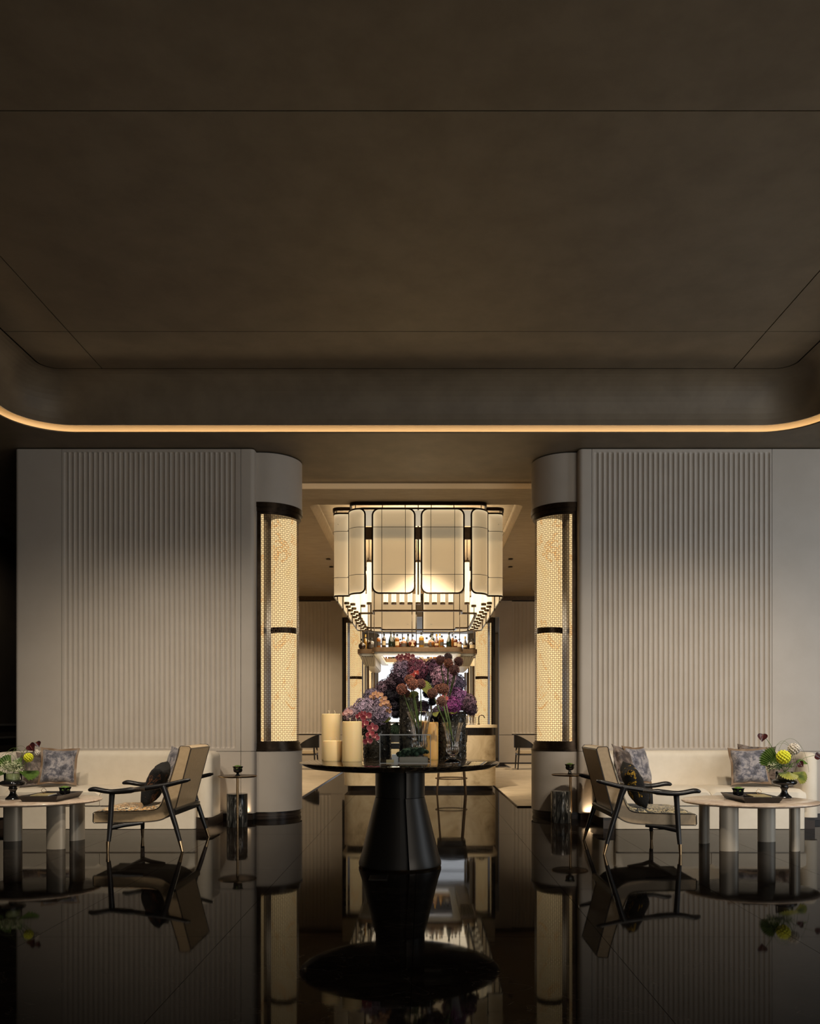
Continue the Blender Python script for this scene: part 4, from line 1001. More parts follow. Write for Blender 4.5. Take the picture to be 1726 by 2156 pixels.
def anthurium(p,d,up,L,label,foot):
    """heart-shaped glossy spathe; p base, d tip direction, up facing"""
    d=Vector(d).normalized(); nrm=Vector(up); nrm=(nrm-d*nrm.dot(d)).normalized(); s=d.cross(nrm); p=Vector(p)
    e=empty('anthurium',p,label=label,cat='flower',group='maroon anthuriums in the pedestal vases'); m=MB(); vs_=[];nr,na=5,28
    for i in range(nr+1):
        f=i/nr
        for k in range(na):
            a=2*pi*k/na; hx=16*sin(a)**3/17; hy=(13*cos(a)-5*cos(2*a)-2*cos(3*a)-cos(4*a))/17
            q=s*(hx*L*.55*f)+d*((-hy*.55+.35)*L*f); q+=nrm*(L*(.16*f*f*abs(hx)-.05*f)); vs_.append(q)
    m.add(vs_,[(i*na+k,i*na+(k+1)%na,(i+1)*na+(k+1)%na,(i+1)*na+k) for i in range(nr) for k in range(na)])
    m.add([v-nrm*.0015 for v in vs_],[(i*na+k,(i+1)*na+k,(i+1)*na+(k+1)%na,i*na+(k+1)%na) for i in range(nr) for k in range(na)])
    m.obj('spathe',M['anthurium'],e,smooth=60)
    MB().tube([nrm*.004,nrm*.01+d*.02*L/.06,nrm*.014+d*L*.55],[.0022,.0026,.0015],8).obj('spadix',mat('red_spadix_'+str(len(bpy.data.materials)),(.14,.02,.015,1),.4),e)
    f=Vector(foot)-p; MB().tube([(0,0,0),f*.35+Vector((0,0,.03)),f*.75+Vector((0,0,.01)),f],.0025,6).obj('stem',M['stem'],e)
def leaf(p,d,nrm,L,wd,mt,label,foot=None):
    d=Vector(d).normalized(); nrm=Vector(nrm); nrm=(nrm-d*nrm.dot(d)).normalized(); s=d.cross(nrm); p=Vector(p); vs_=[];n=10
    for i in range(n+1):
        f=i/n; ww=wd*sin(pi*min(1,f*.93+.07))**.8; c=p+d*L*f-nrm*L*.25*f*f
        vs_+=[c-s*ww+nrm*ww*.25,c,c+s*ww+nrm*ww*.25]
    fs_=[(i*3+k,i*3+k+1,i*3+k+4,i*3+k+3) for i in range(n) for k in (0,1)]
    m=MB().add(vs_,fs_).add([v-nrm*.001 for v in vs_],[f[::-1] for f in fs_]); o=m.obj('leaf',mt,smooth=60); tag(o,label,'leaf')
    return o
def loops(c,specs,label):
    m=MB()
    for (x0,x1,h,tilt) in specs:
        P=[c+Vector((x0+(x1-x0)*(.5-.5*cos(pi*k/24)),tilt*sin(pi*k/24),h*sin(pi*k/24))) for k in range(25)]; m.tube(P,.0011,5)
    o=m.obj('looped_grass',M['stem']); tag(o,label,'grass blades')
def tuft(c,r,label,seed,mt,n=260,tip=None):
    random.seed(seed); m=MB()
    for k in range(n):
        d=Vector((random.uniform(-1,1),random.uniform(-.7,.7),random.uniform(-.1,1))).normalized(); L=r*random.uniform(.55,1); q=c+d*L; sd=d.orthogonal().normalized()*.0012
        if k%3==0: m.add([c-sd,c+sd,q+sd,q-sd],[(0,1,2,3)])
        for j in range(2):
            t_=q+Vector((random.uniform(-1,1),random.uniform(-1,1),random.uniform(-1,1)))*.008; a=Vector((random.uniform(-1,1),random.uniform(-1,1),random.uniform(-1,1))).normalized()*.006; b=a.orthogonal().normalized()*.005
            m.add([t_-a,t_+b,t_+a,t_-b],[(0,1,2,3)])
    o=m.obj('filler_flowers',mt,smooth=0); tag(o,label,'flowers',kind='stuff')
tiny=noisy('tiny_pale_blossom',(.12,.17,.06,1),(.62,.62,.42,1),60,.7,0,'Object',(1,1,1),.42,.58)
# left arrangement
V=Vector((-3.60,7.27,.63)); L_=lambda px,py,d=7.27: W(px,py,d)
tuft(V+Vector((.0,-.02,.02)),.105,'small pale green filler flowers in the left pedestal vase',3,tiny)
ball_cluster(L_(60,1595,7.2),.042,'yellow_flower',M['yellow'],'bright yellow rounded flower head in the left pedestal vase',60,.2,V)
ball_cluster(L_(76,1585,7.3),.030,'dried_ball',M['pale_ball'],'pale dried ball behind the yellow flower in the left vase',40,.22,V)
anthurium(L_(62,1568,7.25),(.5,-.1,-.6),(-.2,-1,.3),.085,'larger maroon anthurium rising above the left vase',V)
anthurium(L_(77,1562,7.3),(.3,.1,-.7),(.3,-1,.1),.060,'smaller folded maroon anthurium right of the larger one in the left vase',V)
fan('palm_fan',V+Vector((.05,-.02,.02)),(.8,-.1,-.12),(0,-.7,1),.19,.9,7,M['leaf_green'],'green palm fan pointing right from the left pedestal vase')
fan('palm_fan',V+Vector((-.02,.02,.02)),(-.5,.1,.55),(0,-1,.3),.17,1.0,7,M['leaf_green'],'green palm fan pointing up left from the left pedestal vase')
fan('palm_fan',V+Vector((-.04,-.03,.0)),(-.9,-.1,.05),(0,-.8,1),.16,1.0,7,M['leaf_green'],'green palm fan cut by the left picture edge in the left vase')
leaf(V+Vector((.0,.03,.02)),(.15,.1,.6),(0,-1,.2),.13,.04,M['leaf_green'],'broad green leaf standing upright at the back of the left vase')
loops(V,[(-.12,.10,.22,.05),(-.08,.13,.20,.02),(-.05,.155,.24,.03),(-.14,.06,.18,-.02)],'thin looping grass blades above the left pedestal vase')
# right arrangement
V=Vector((3.24,7.40,.63)); L_=lambda px,py,d=7.40: W(px,py,d)
tuft(V+Vector((-.10,0,.03)),.065,'olive filler berries at the left of the right pedestal vase',5,tiny,160)
tuft(V+Vector((.0,.03,.05)),.085,'fine green sprigs in the middle of the right pedestal vase',6,M['leaf_green'],160)
ball_cluster(L_(1649,1594,7.28),.064,'yellow_flower',M['yellow'],'large bright yellow berry cluster in the right pedestal vase',70,.19,V)
ball_cluster(L_(1671,1577,7.36),.056,'dried_ball',M['pale_ball'],'beige dried ball upper right in the right pedestal vase',60,.18,V)
fan('palm_fan',V+Vector((-.01,.0,.03)),(-.75,-.05,.62),(0,-1,.1),.235,1.05,11,M['leaf_green'],'large striped green palm fan at the upper left of the right vase')
fan('palm_fan',V+Vector((.0,-.075,.01)),(-.1,-.5,-.35),(0,-1,1),.105,2.6,12,M['leaf'],'pale yellow palm fan draped over the rim of the right vase')
fan('palm_fan',V+Vector((.06,-.03,.0)),(.8,-.2,-.35),(0,-.9,.6),.14,1.3,8,M['leaf'],'olive palm fan drooping to the right of the right vase')
leaf(V+Vector((.11,0,.09)),(.9,-.1,.05),(0,-.7,1),.10,.035,M['leaf_green'],'glossy heart shaped green leaf beside the beige dried ball')
anthurium(L_(1605,1545),(-.1,-.1,-.9),(-.2,-1,.1),.085,'maroon anthurium on a long stem high left of the right vase',V)
anthurium(L_(1681,1606,7.3),(.4,-.1,-.4),(-.3,-1,.2),.065,'dark anthurium facing down at the right of the right vase',V)
anthurium(L_(1716,1590,7.35),(.9,-.1,-.5),(-.1,-.9,.5),.075,'dark anthurium reaching to the right picture edge',V)
loops(V,[(-.07,.22,.30,.05),(-.14,.12,.26,.02),(-.13,.09,.28,-.02),(-.10,.06,.20,.0)],'thin looping grass blades above the right pedestal vase')

# ================================================================== BAR
bar=empty('bar_counter',(0,0,0),label='long rounded cream onyx bar counter in the rear room',cat='bar counter')
MB().prism(rrect(-1.19,1.12,13.06,17.3,.12,6),0,.075).obj('plinth',M['plinth'],bar,smooth=30)
MB().prism(rrect(-1.238,1.165,13.0,17.4,.16,8),.075,.868).obj('onyx_front',M['bar_onyx'],bar,smooth=30)
poly=rrect(-1.20,1.13,13.04,17.36,.14,8); MB().prism(poly,.868,.99).obj('dark_band',M['plinth'],bar,smooth=30)
m=MB()
for k in range(74):
    x=-1.05+k*.0278; m.box(x,x+.014,13.028,13.042,.87,.988)
o=m.obj('band_ribs',M['bronze'],bar,smooth=0); o['kind']='stuff'
MB().prism(rrect(-1.27,1.19,12.96,17.44,.18,8),.99,1.035).obj('counter_top',M['bar_top'],bar,smooth=30)
for x in (-.66,.0,.62): MB().box(x-.0015,x+.0015,12.997,13.002,.08,.865).obj('panel_joint',M['plinth'],bar,smooth=0)
# hanging bottle shelf
sh=empty('bottle_shelf',(0,0,0),label='ring shaped bottle shelf hung above the bar on slim posts',cat='shelf')
def notch(x0,x1,xa,xb,ya,yb,yc,yd,r=.10,n=6):
    """plan: centre x xa..xb between ya..yd, wings x0..x1 between yb..yc"""
    P=[]
    def arc(cx,cy_,a0,a1):
        for k in range(n+1):
            a=a0+(a1-a0)*k/n; P.append((cx+r*cos(a),cy_+r*sin(a)))
    arc(xb-r,ya+r,-pi/2,0) ; P.append((xb,yb)); arc(x1-r,yb+r,-pi/2,0); arc(x1-r,yc-r,0,pi/2); P.append((xb,yc)); arc(xb-r,yd-r,0,pi/2)
    arc(xa+r,yd-r,pi/2,pi); P.append((xa,yc)); arc(x0+r,yc-r,pi/2,pi); arc(x0+r,yb+r,pi,1.5*pi); P.append((xa,yb)); arc(xa+r,ya+r,pi,1.5*pi)
    return P
def ringslab(po,pi_,z0,z1,mb):
    v0,f0=plane_with_hole(po,pi_,z0); mb.add(v0,f0); v1,f1=plane_with_hole(po,pi_,z1); mb.add(v1,f1); ring(po,z0,po,z1,mb); ring(pi_,z0,pi_,z1,mb)
SP=notch(-1.10,.93,-.83,.67,13.6,13.95,16.15,16.5,.09); SI=rrect(-.72,.55,14.05,16.05,.06,3)
m=MB(); ringslab(SP,SI,2.238,2.312,m); m.obj('shelf_board',M['shelf_bronze'],sh,smooth=30)
SP2=notch(-1.07,.90,-.80,.64,13.63,13.98,16.12,16.47,.08)
m=MB(); ringslab(SP2,rrect(-.70,.53,14.07,16.03,.06,3),2.20,2.237,m); m.obj('pale_underside',M['shelf_under'],sh,smooth=30)
for (a,b) in ((13.98,14.05),(16.05,16.12)):
    MB().box(-.66,.50,a-.0,b,2.188,2.199).obj('light_panel',M['shelf_led'],sh,smooth=0)
for sx in (-1,1):
    xo=-1.06 if sx<0 else .89; xi=-.80 if sx<0 else .63; xb=-.985 if sx<0 else .815
    m=MB(); vs_=[(xo,14.0,2.20),(xi,14.0,2.20),(xi,16.1,2.20),(xo,16.1,2.20),(xb,14.1,2.03),(xi,14.1,2.03),(xi,16.0,2.03),(xb,16.0,2.03)]
    m.add(vs_,[(0,1,2,3),(7,6,5,4),(0,4,5,1),(1,5,6,2),(2,6,7,3),(3,7,4,0)]); m.obj('side_bracket',M['grey_flute'],sh,smooth=0,bevel=.02)
    m=MB()
    for k in range(6): m.tube([(xo+(xi-xo)*(k+.5)/6,13.985,2.20),(xb+(xi-xb)*(k+.5)/6,14.085,2.03)],.012,6)
    m.obj('bracket_ribs',M['grey_flute'],sh)
    for y in (14.12,15.98):
        MB().box(xb-.005,xb+.035,y-.03,y+.03,1.035,2.035).obj('post',M['grey_flute'],sh,smooth=0,bevel=.004)
        MB().box(xb+.040,xb+.075,y-.02,y+.04,1.035,2.035).obj('post',M['bronze_pale'],sh,smooth=0,bevel=.004)
# hanger rods from the ceiling frame down to the shelf
for (x,y) in ((-.80,13.75),(-.17,13.68),(-.10,13.68),(.62,13.75),(-1.05,14.1),(.88,14.1),(-.80,16.35),(.62,16.35),(-1.05,16.0),(.88,16.0)):
    MB().cap([(.007,2.312),(.007,4.26)],8,(x,y,0)).obj('hanger_rod',M['bronze'],sh)
RP=notch(-1.10,.93,-.83,.67,13.62,13.95,16.15,16.48,.09)
m=MB(); ringslab(RP,[(p[0]*.965-.003,15.05+(p[1]-15.05)*.975) for p in RP],2.90,2.93,m); m.obj('upper_rail',M['bronze'],sh,smooth=30)
ZS=2.3125; ZB=2.3125
# bottles: outline profiles (r,z) for height 1
def bprof(kind):
    return {'wine':[(.125,0),(.13,.01),(.13,.60),(.11,.68),(.048,.76),(.045,.96),(.05,.97),(.05,1)],
     'champ':[(.155,0),(.165,.02),(.165,.30),(.15,.45),(.10,.60),(.055,.74),(.045,.95),(.055,.97),(.055,1)],
     'whisky':[(.155,0),(.165,.02),(.165,.62),(.145,.70),(.06,.77),(.055,.98),(.055,1)],
     'squat':[(.26,0),(.28,.03),(.28,.55),(.22,.66),(.085,.72),(.08,.98),(.08,1)],
     'round':[(.18,0),(.28,.12),(.34,.30),(.30,.48),(.17,.60),(.075,.67),(.065,.97),(.065,1)],
     'slim':[(.09,0),(.095,.02),(.095,.62),(.075,.70),(.04,.76),(.038,.97),(.04,1)]}[kind]
BM={}
def bottle(px,ytop,D,kind,glass,cap,lab,label,group,tilt=0,ybase=None):
    zb=ZB; p=W(px,0,D); ztop=HC-(ytop-HY)*D/FP; h=max(.10,ztop-zb); key=(kind,glass,cap,lab)
    if key not in BM:
        pr=bprof(kind); parts=[('bottle_glass',MB().cap(pr[:-2],20).mesh('bottle_glass',BC[glass],50))]
        r1=pr[-1][0]*1.25; parts.append(('cap',MB().cap([(r1,.83),(r1,1)],12).mesh('cap',BC[cap],50)))
        if lab:
            rb=max(q[0] for q in pr[:4])*1.015; z0,z1=(.10,.42) if kind in('squat','round') else (.16,.46)
            if kind=='champ': rb*=.995; z1=.32
            if kind=='round': rb*=1.0
            n=10; vs_=[(rb*cos(a),rb*sin(a),z) for z in (z0,z1) for a in [-pi/2-1.0+2.0*k/n for k in range(n+1)]]
            if kind=='round': vs_=[(v[0]*.55,v[1],v[2]) for v in vs_]
            parts.append(('label',MB().add(vs_,[(k,k+1,n+2+k,n+1+k) for k in range(n)]).mesh('label',BC[lab],50)))
        BM[key]=parts
    e=empty('bottle',(p.x,D,zb),scale=h,label=label,cat='bottle',group=group); e.rotation_euler=(0,radians(tilt),0)
    for nm,me in BM[key]: mesh_obj(nm,me,e)
GF='bottles on the front of the hanging shelf'; GR='bottles on the rear of the hanging shelf'
FB=[(762,1345,14.06,'round','dark','cap',None,'round dark decanter at the left end of the hanging shelf'),(769,1336,14.15,'slim','yellow','gold',None,'slim yellow green bottle behind the dark decanter on the left wing'),
(775,1341,14.10,'slim','dark','cap',None,'slim dark bottle between decanter and squat bottle on the left wing'),(781.5,1343,14.05,'squat','dark','cap','ink','squat brown bottle rightmost on the left wing'),
(797,1336,13.74,'whisky','amber','cap','ink','amber whisky bottle first on the front shelf from the left'),(808.5,1333,13.74,'wine','dark','cap','cream','dark bottle with cream label second on the front shelf'),
(823,1329,13.74,'champ','green','cap',None,'conical dark green champagne bottle near the left of the front shelf'),(829.5,1332,13.86,'wine','green','cap',None,'dark green bottle tucked behind the left champagne bottle'),
(836,1335,13.74,'whisky','amber','cap','cream','amber bottle with large cream label left of centre'),(843,1345,13.82,'squat','red','cap',None,'squat red brown bottle left of centre without label'),
(850,1342,13.78,'squat','amber','gold','ink','small squat amber bottle with gold stopper'),(859,1334,13.84,'champ','green','cap',None,'dark champagne bottle just left of the round cognac bottle'),
(868.5,1336,13.73,'round','red','cap','cream','large round cognac bottle with pale medallion beside the centre rods'),
(887,1331,13.74,'whisky','yellow','cap','ink','golden bottle with dark label right of the centre rods'),(898,1342,13.74,'squat','clear','cap','ink','clear squat bottle with dark label right of centre'),
(906,1337,13.76,'round','amber','cap','ink','rounded amber bottle with dark label right of centre'),(910.5,1332,13.88,'wine','green','cap',None,'tall dark bottle behind the rounded amber one'),
(919,1335,13.74,'champ','red','gold','cream','gold necked champagne bottle right of centre'),(930,1338,13.74,'whisky','amber','cap','ink','wide amber bottle left of the right champagne bottle'),
(926,1334,13.90,'slim','yellow','gold',None,'slim gold topped bottle behind the wide amber one'),(945,1330,13.74,'champ','green','cap',None,'conical dark champagne bottle at the right of the front shelf'),
(952,1335,13.88,'slim','amber','cap',None,'slim amber bottle behind the right champagne bottle'),(959,1339,13.76,'whisky','red','cap','cream','red brown bottle with cream label near the right end'),
(967,1345,13.76,'squat','red','cap','cream','short red bottle with cream label at the right end of the front shelf'),
(979,1340,14.08,'champ','dark','gold','cream','gold necked brown bottle on the right wing'),(986,1342,14.18,'slim','dark','cap',None,'slim dark bottle in the middle of the right wing'),
(994,1345,14.06,'squat','dark','cap','cream','squat dark bottle with cream label at the right end of the hanging shelf')]
for b in FB: bottle(*b,GF)
RB=[(813,1368,16.3,'slim','amber','cap',None),(821,1362,16.3,'whisky','dark','cap','cream'),(829,1361,16.3,'wine','green','cap',None),(836,1361,16.3,'wine','dark','cap','cream'),
(844,1365,16.3,'round','red','gold',None),(852,1362,16.3,'slim','red','cap',None),(860,1364,16.3,'squat','amber','cap',None),(869,1360,16.3,'champ','red','cap',None),(887,1361,16.3,'whisky','clear','cap','cream'),(901,1364,16.3,'slim','dark','cap',None),
(907,1368,16.3,'whisky','amber','cap','cream'),(916,1360,16.3,'whisky','amber','gold','cream'),(928,1362,16.3,'champ','yellow','cap',None),(935,1360,16.35,'slim','green','cap',None),(942,1362,16.3,'round','dark','cap',None),(953,1364,16.3,'whisky','yellow','cap','ink'),(964,1363,16.3,'squat','dark','cap','cream'),(972,1363,16.3,'slim','dark','cap',None)]
BN={'slim':'slim','whisky':'straight sided','wine':'tall shouldered','round':'round bellied','squat':'squat','champ':'conical'}; GN={'amber':'amber','dark':'brown black','green':'dark green','red':'red brown','clear':'clear pale','yellow':'golden'}
ORD=['first','second','third','fourth','fifth','sixth','seventh','eighth','ninth','tenth','eleventh','twelfth','thirteenth','fourteenth','fifteenth','sixteenth','seventeenth','eighteenth']
for k,b in enumerate(RB): bottle(*b,'%s %s bottle, %s from the left on the rear of the hanging shelf'%(BN[b[3]],GN[b[4]],ORD[k]),GR)

# glasses and tap on the bar counter
gm=MB().lathe([(.030,0),(.034,.002),(.036,.10),(.034,.10),(.031,.006),(.0005,.006)],20).mesh('tumbler',M['glass'],50)
for k,(px,D,hh) in enumerate(((979,13.5,1.5),(985,13.6,1.7),(991,13.45,1.3),(997,13.7,1.2))):
    p=W(px,0,D); o=mesh_obj('tumbler',gm,None,(p.x,D,1.0352),(0,0,0),(1,1,hh)); tag(o,'small clear glass on the bar counter, '+('leftmost','second from left','third from left','rightmost')[k]+' of the row of glasses','glass','glasses on the bar counter')
e=empty('bar_tap',(.93,13.6,1.035),label='curved dark tap on the right end of the bar counter',cat='tap')
MB().tube(smoothline([(0,0,0),(0,0,.12),(.02,0,.15),(.07,0,.15),(.095,0,.11)],5),.008,8).obj('spout',M['bronze'],e)
MB().cap([(.02,0),(.02,.015)],14).obj('base_flange',M['bronze'],e)

# ---- bar stools
def stool(x,y,label):
    e=empty('bar_stool',(x,y,0),label=label,cat='stool',group='bar stools in front of the counter')
    MB().prism(rrect(-.21,.21,-.19,.20,.07,5),.68,.76).obj('seat',M['dark_chair'],e,smooth=30,bevel=.01)
    m=MB(); n=14; vs_=[]
    for z,rr in ((.78,.235),(.96,.245)):
        for k in range(n+1):
            a=pi+pi*k/n; vs_.append((rr*cos(a),-.02+rr*.95*sin(a),z))
    for z,rr in ((.96,.215),(.78,.205)):
        for k in range(n+1):
            a=pi+pi*k/n; vs_.append((rr*cos(a),-.02+rr*.95*sin(a),z))
    C=n+1; fs_=[(r*C+k,r*C+k+1,((r+1)%4)*C+k+1,((r+1)%4)*C+k) for r in range(4) for k in range(n)]+[(0,C,2*C,3*C),(n,C+n,2*C+n,3*C+n)]
    m.add(vs_,fs_); m.obj('backrest',M['dark_chair'],e,smooth=40)
    for sx in (-1,1):
        for sy in (-1,1):
            MB().tube([(sx*.165,sy*.15,.68),(sx*.215,sy*.20,0)],[.014,.011],10).obj('leg',M['bronze_pale'],e)
        MB().tube([(sx*.20,-.10,.74),(sx*.225,-.08,.80)],.010,8).obj('back_support',M['bronze_pale'],e)
    P=[(.235*cos(2*pi*k/40),.225*sin(2*pi*k/40),.235) for k in range(40)]; MB().tube(P,.009,8,closed=True).obj('foot_ring',M['bronze_pale'],e)
    return e
stool(.435,12.42,'brass legged bar stool with dark seat, seen right of the centre table pedestal')
stool(-.42,12.42,'brass legged bar stool with dark seat, hidden behind the centre table pedestal')

# ---- barrel chairs by the rear walls
def barrel(x,y,rz,label):
    e=empty('barrel_chair',(x,y,0),rz,label=label,cat='chair',group='charcoal barrel chairs by the rear wall')
    # faces +x; back wraps round -x side
    m=MB(); n=22; C=n+1; vs_=[]
    for (dr,top) in ((0,0),(0,1),(-.03,1),(-.03,0)):
        for k in range(n+1):
            a=radians(62)+radians(236)*k/n; hh=.50+.25*max(0,sin((k/n)*pi))**.8; zz=hh+.05 if top else .47+.03*abs(cos(pi*k/n))
            rr=.29+dr; vs_.append((rr*cos(a),rr*sin(a),max(zz,.50)))
    m.add(vs_,[(r*C+k,r*C+k+1,((r+1)%4)*C+k+1,((r+1)%4)*C+k) for r in range(4) for k in range(n)]+[(0,C,2*C,3*C),(n,C+n,2*C+n,3*C+n)])
    m.obj('backrest',M['dark_chair'],e,smooth=40)
    MB().prism(rrect(-.24,.27,-.25,.25,.08,5),.36,.44).obj('seat_pad',M['seat_cream'],e,smooth=30,bevel=.02)
    MB().prism(rrect(-.23,.26,-.24,.24,.08,5),.335,.36).obj('seat_frame',M['dark_chair'],e,smooth=30)
    for sx,sy in ((1,1),(1,-1),(-1,1),(-1,-1)):
        MB().tube([(sx*.20,sy*.24,.52),(sx*.23,sy*.27,0)],[.02,.012],8).obj('leg',M['dark_chair'],e)
    return e
barrel(-2.62,18.7,pi,'charcoal barrel chair with cream seat, left of the bar near the rear wall')
barrel(2.36,18.7,0,'charcoal barrel chair with cream seat, right of the bar near the rear wall')

# ================================================================== CHANDELIER
ch=empty('chandelier',(-.06,14.6,4.26),label='huge ring chandelier of rounded glowing glass panels above the bar',cat='chandelier')
CX,CYY=-.06,14.6
def along(path,u):
    acc=0
    for a,b in zip(path,path[1:]):
        L=(b-a).length
        if u<=acc+L+1e-9 or b is path[-1]:
            f=(u-acc)/L; return a.lerp(b,f),(b-a).normalized()
        acc+=L
def plen(p): return sum((b-a).length for a,b in zip(p,p[1:]))
def shade(path,z0,z1,r,corners=(1,1,1,1),wires_u=(.22,.78),wires_z=(.22,.78),nm='glass_panel'):
    """rounded glass panel following a plan path (x,y); outward normal is to the right of travel"""
    path=[Vector((p[0]-CX,p[1]-CYY,0)) for p in path]; w_=plen(path); h=z1-z0
    def loop(ins):
        P=[]; r_=max(r-ins,.012); x0,x1,y0,y1=ins,w_-ins,ins,h-ins
        def seg(a,b,n):
            for k in range(1,n): P.append((a[0]+(b[0]-a[0])*k/n,a[1]+(b[1]-a[1])*k/n))
        def arc(cx,cy_,a0,on,corner):
            if on:
                for k in range(9): a=a0+pi/2*k/8; P.append((cx+r_*cos(a),cy_+r_*sin(a)))
            else:
                for k in range(9):
                    # square corner sampled with the same count
                    f=k/8; a=a0+pi/2*f; dx,dy=cos(a),sin(a); s=r_/max(abs(dx),abs(dy)); P.append((cx+dx*s,cy_+dy*s))
        arc(x1-r_,y0+r_,-pi/2,corners[1],0); seg((x1,y0+r_),(x1,y1-r_),8)
        arc(x1-r_,y1-r_,0,corners[2],0); seg((x1-r_,y1),(x0+r_,y1),10)
        arc(x0+r_,y1-r_,pi/2,corners[3],0); seg((x0,y1-r_),(x0,y0+r_),8)
        arc(x0+r_,y0+r_,pi,corners[0],0); seg((x0+r_,y0),(x1-r_,y0),10)
        return P
    def to3(p,off=0):
        q,t=along(path,min(max(p[0],0),w_)); nr=Vector((t.y,-t.x,0)); return (q.x+nr.x*off,q.y+nr.y*off,p[1]+z0-4.26)
    inss=[0,.012,.03,.06,.10,min(.16,w_*.38)]; vals=[1,.95,.75,.48,.22,0]
    if w_<.5: inss=[0,.012,.03,.055,w_*.24,w_*.36]
    m=MB(); n=None
    for ins,vl in zip(inss,vals):
        L=loop(ins); n=len(L); m.add([to3(p) for p in L],[],[vl]*n)
    for k in range(len(inss)-1): m.f+=[(k*n+i,k*n+(i+1)%n,(k+1)*n+(i+1)%n,(k+1)*n+i) for i in range(n)]
    # middle: strips between the left and right halves of the last loop, so that it follows the path
    Lb=(len(inss)-1)*n; L=loop(inss[-1])
    top=[i for i in range(n) if L[i][1]>h/2]; bot=[i for i in range(n) if L[i][1]<=h/2]
    xsn=12; xs_=[L[0][0]]; x0=min(p[0] for p in L); x1=max(p[0] for p in L); y0=min(p[1] for p in L); y1=max(p[1] for p in L)
    rr=max(r-inss[-1],.012)
    V0=len(m.v); pts=[]
    for i in range(xsn+1):
        x=x0-.003+(x1-x0+.006)*i/xsn; dx=max(0,rr-min(x-x0,x1-x)); ys=rr-sqrt(max(0,rr*rr-dx*dx))
        pts.append((x,y0+ys-.003)); pts.append((x,y1-ys+.003))
    m.add([to3(p,-.0008) for p in pts],[(2*i,2*i+2,2*i+3,2*i+1) for i in range(xsn)],[0]*len(pts))
    g=m.obj(nm,M['shade'],ch,smooth=60)
    Lp=loop(0); MB().tube([to3(p) for p in Lp],.0135,6,closed=True).obj('panel_frame',M['bronze'],g)
    wm=MB()
    for u in wires_u:
        if u is None: continue
        wm.tube([to3((w_*u,0),.018),to3((w_*u,h),.018)],.0035,4)
    for v in wires_z:
        wm.tube([to3((w_*k/16,h*v),.018) for k in range(17)],.0035,4)
    wm.obj('panel_wires',M['bronze'],g)
    return g
ZP0,ZP1=2.95,4.176
def q_arc(cx,cy_,rx,ry,a0,a1,n=8): return [(cx+rx*cos(a0+(a1-a0)*k/n),cy_+ry*sin(a0+(a1-a0)*k/n)) for k in range(n+1)]
def mirx(path): return [(2*CX-p[0],p[1]) for p in path][::-1]
def miry(path): return [(p[0],2*CYY-p[1]) for p in path][::-1]
for f in (lambda p:p, lambda p:[(q[0],2*CYY-q[1]) for q in p][::-1]):
    yb_=12.0
    if f((0,0) and [(0,0)])[0][1]!=0:
        wd=q_arc(-.87,12.25,.185,.25,pi,1.5*pi)+[(-.13,12.0)]
        shade(f(wd),ZP0,ZP1,.10,(0,1,1,0)); shade(f(mirx(wd)),ZP0,ZP1,.10,(1,0,0,1))
        wg=[(-1.32,12.75),(-1.32,12.36)]+q_arc(-1.25,12.36,.07,.09,pi,1.5*pi)+[(-1.055,12.27)]
        shade(f(wg),ZP0,ZP1,.03,(0,0,0,0),(None,),(.22,.78),'wing_panel'); shade(f(mirx(wg)),ZP0,ZP1,.03,(0,0,0,0),(None,),(.22,.78),'wing_panel')
        continue
    shade(f([(-.724,yb_),(-.11,yb_)]),ZP0,ZP1,.10); shade(f([(-.012,yb_),(.604,yb_)]),ZP0,ZP1,.10)
    c=q_arc(-.90,12.25,.185,.25,pi,1.5*pi)+[(-.832,12.0)]      # left corner, outer end first
    shade(f(c),ZP0,ZP1,.085,(0,1,1,0),(None,),(.22,.78),'corner_panel'); shade(f(mirx(c)),ZP0,ZP1,.085,(1,0,0,1),(None,),(.22,.78),'corner_panel')
    wg=[(-1.32,12.75),(-1.32,12.36)]+q_arc(-1.25,12.36,.07,.09,pi,1.5*pi)+[(-1.085,12.27)]
    shade(f(wg),ZP0,ZP1,.03,(0,0,0,0),(None,),(.22,.78),'wing_panel'); shade(f(mirx(wg)),ZP0,ZP1,.03,(0,0,0,0),(None,),(.22,.78),'wing_panel')
for k in range(4):
    y0=12.80+k*.91
    shade([(-1.32,y0+.85),(-1.32,y0)],ZP0,ZP1,.10); shade([(1.20,y0),(1.20,y0+.85)],ZP0,ZP1,.10)
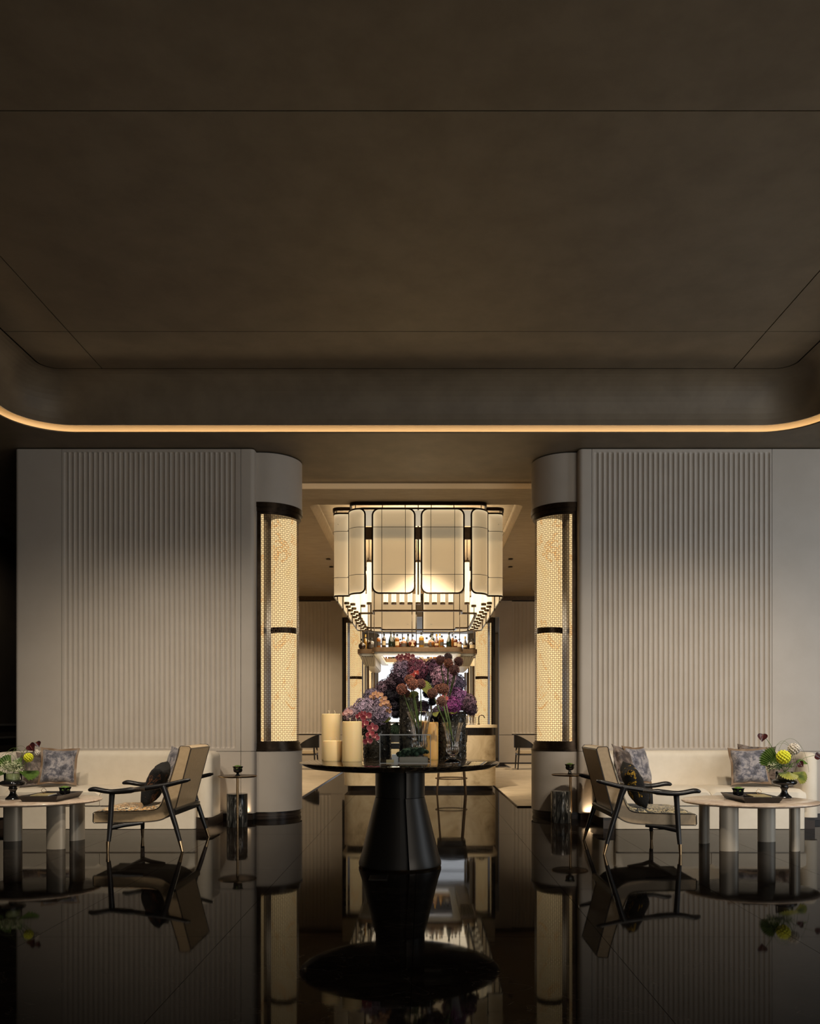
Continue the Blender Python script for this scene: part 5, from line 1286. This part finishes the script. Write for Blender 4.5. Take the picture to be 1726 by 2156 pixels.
# canopy bands and rails
def notch_c(o=0,r=.12):
    return [(p[0]-CX,p[1]-CYY) for p in notch(-1.34-o,1.22+o,-1.06-o,.94+o,11.93-o,12.24-o,16.96+o,17.27+o,r,6)]
def band(P,z0,z1,th,mt,nm):
    n=len(P); c=[Vector((p[0],p[1])) for p in P]; inn=[]
    for i in range(n):
        t=(c[(i+1)%n]-c[i-1]); t=t.normalized() if t.length>1e-6 else Vector((1,0)); inn.append(c[i]+Vector((-t.y,t.x))*th)
    m=MB()
    for (A,za,B_,zb) in ((c,z0,c,z1),(c,z1,inn,z1),(inn,z1,inn,z0),(inn,z0,c,z0)): ring(A,za-4.26,B_,zb-4.26,m)
    return m.obj(nm,mt,ch,smooth=30)
band(notch_c(),4.215,4.262,.03,M['bronze'],'canopy_band'); band(notch_c(-.09),4.17,4.20,.02,M['bronze'],'upper_frame')
band(notch_c(-.09),3.93,4.16,.01,M['soffit'],'lit_fascia'); band(notch_c(-.11),3.74,3.92,.03,M['bronze_pale'],'bronze_beam')
for (x,y) in [(sx,12.02) for sx in (-.58,-.25,.13,.46)]+[(-.06,12.0),(-.98,12.1),(.86,12.1),(-1.28,12.35),(1.16,12.35)]:
    for yy in (y,2*CYY-y): MB().cap([(.006,-.09),(.006,.0)],6,(x-CX,yy-CYY,0)).obj('hanger',M['bronze'],ch)
MB().box(-.012,.012,-2.53,-2.515,-1.32,-.05).obj('centre_rod',M['bronze'],ch,smooth=0)
# glowing tubes
TM=MB().cap([(.037,.03),(.037,.65)],16).mesh('light_tube',M['tube'],50)
EM=MB().cap([(.040,0),(.040,.032)],16).mesh('end_cap',M['bronze_pale'],50); RM=MB().cap([(.006,.66),(.006,1.0)],6).mesh('tube_rod',M['bronze_pale'],50)
def tube_at(x,y,z):
    o=mesh_obj('light_tube',TM,ch,(x-CX,y-CYY,z-4.26)); mesh_obj('end_cap',EM,o); mesh_obj('end_cap',EM,o,(0,0,.645)); mesh_obj('tube_rod',RM,o)
tpx=[777,812,829,846,863,880,898,914.5,932,949,983]
for px in tpx:
    x=(px-VX)*12.7/FP; tube_at(x,12.7,2.885)
for k,(px,D) in enumerate(((764,12.8),(742.6,12.62),(730,12.5),(997,12.8),(1018,12.62),(1030,12.5))):
    tube_at((px-VX)*D/FP,D,2.86-.0*k)
for k in range(17):
    y=12.95+k*.215
    for x in (-1.16+.07*(k%2),1.04-.07*(k%2)): tube_at(x,y,2.87)
# rails carrying the side tubes
for x in (-1.12,1.00): MB().box(x-CX-.06,x-CX+.06,-2.0,2.0,-.42,-.38).obj('tube_rail',M['bronze_pale'],ch,smooth=0)
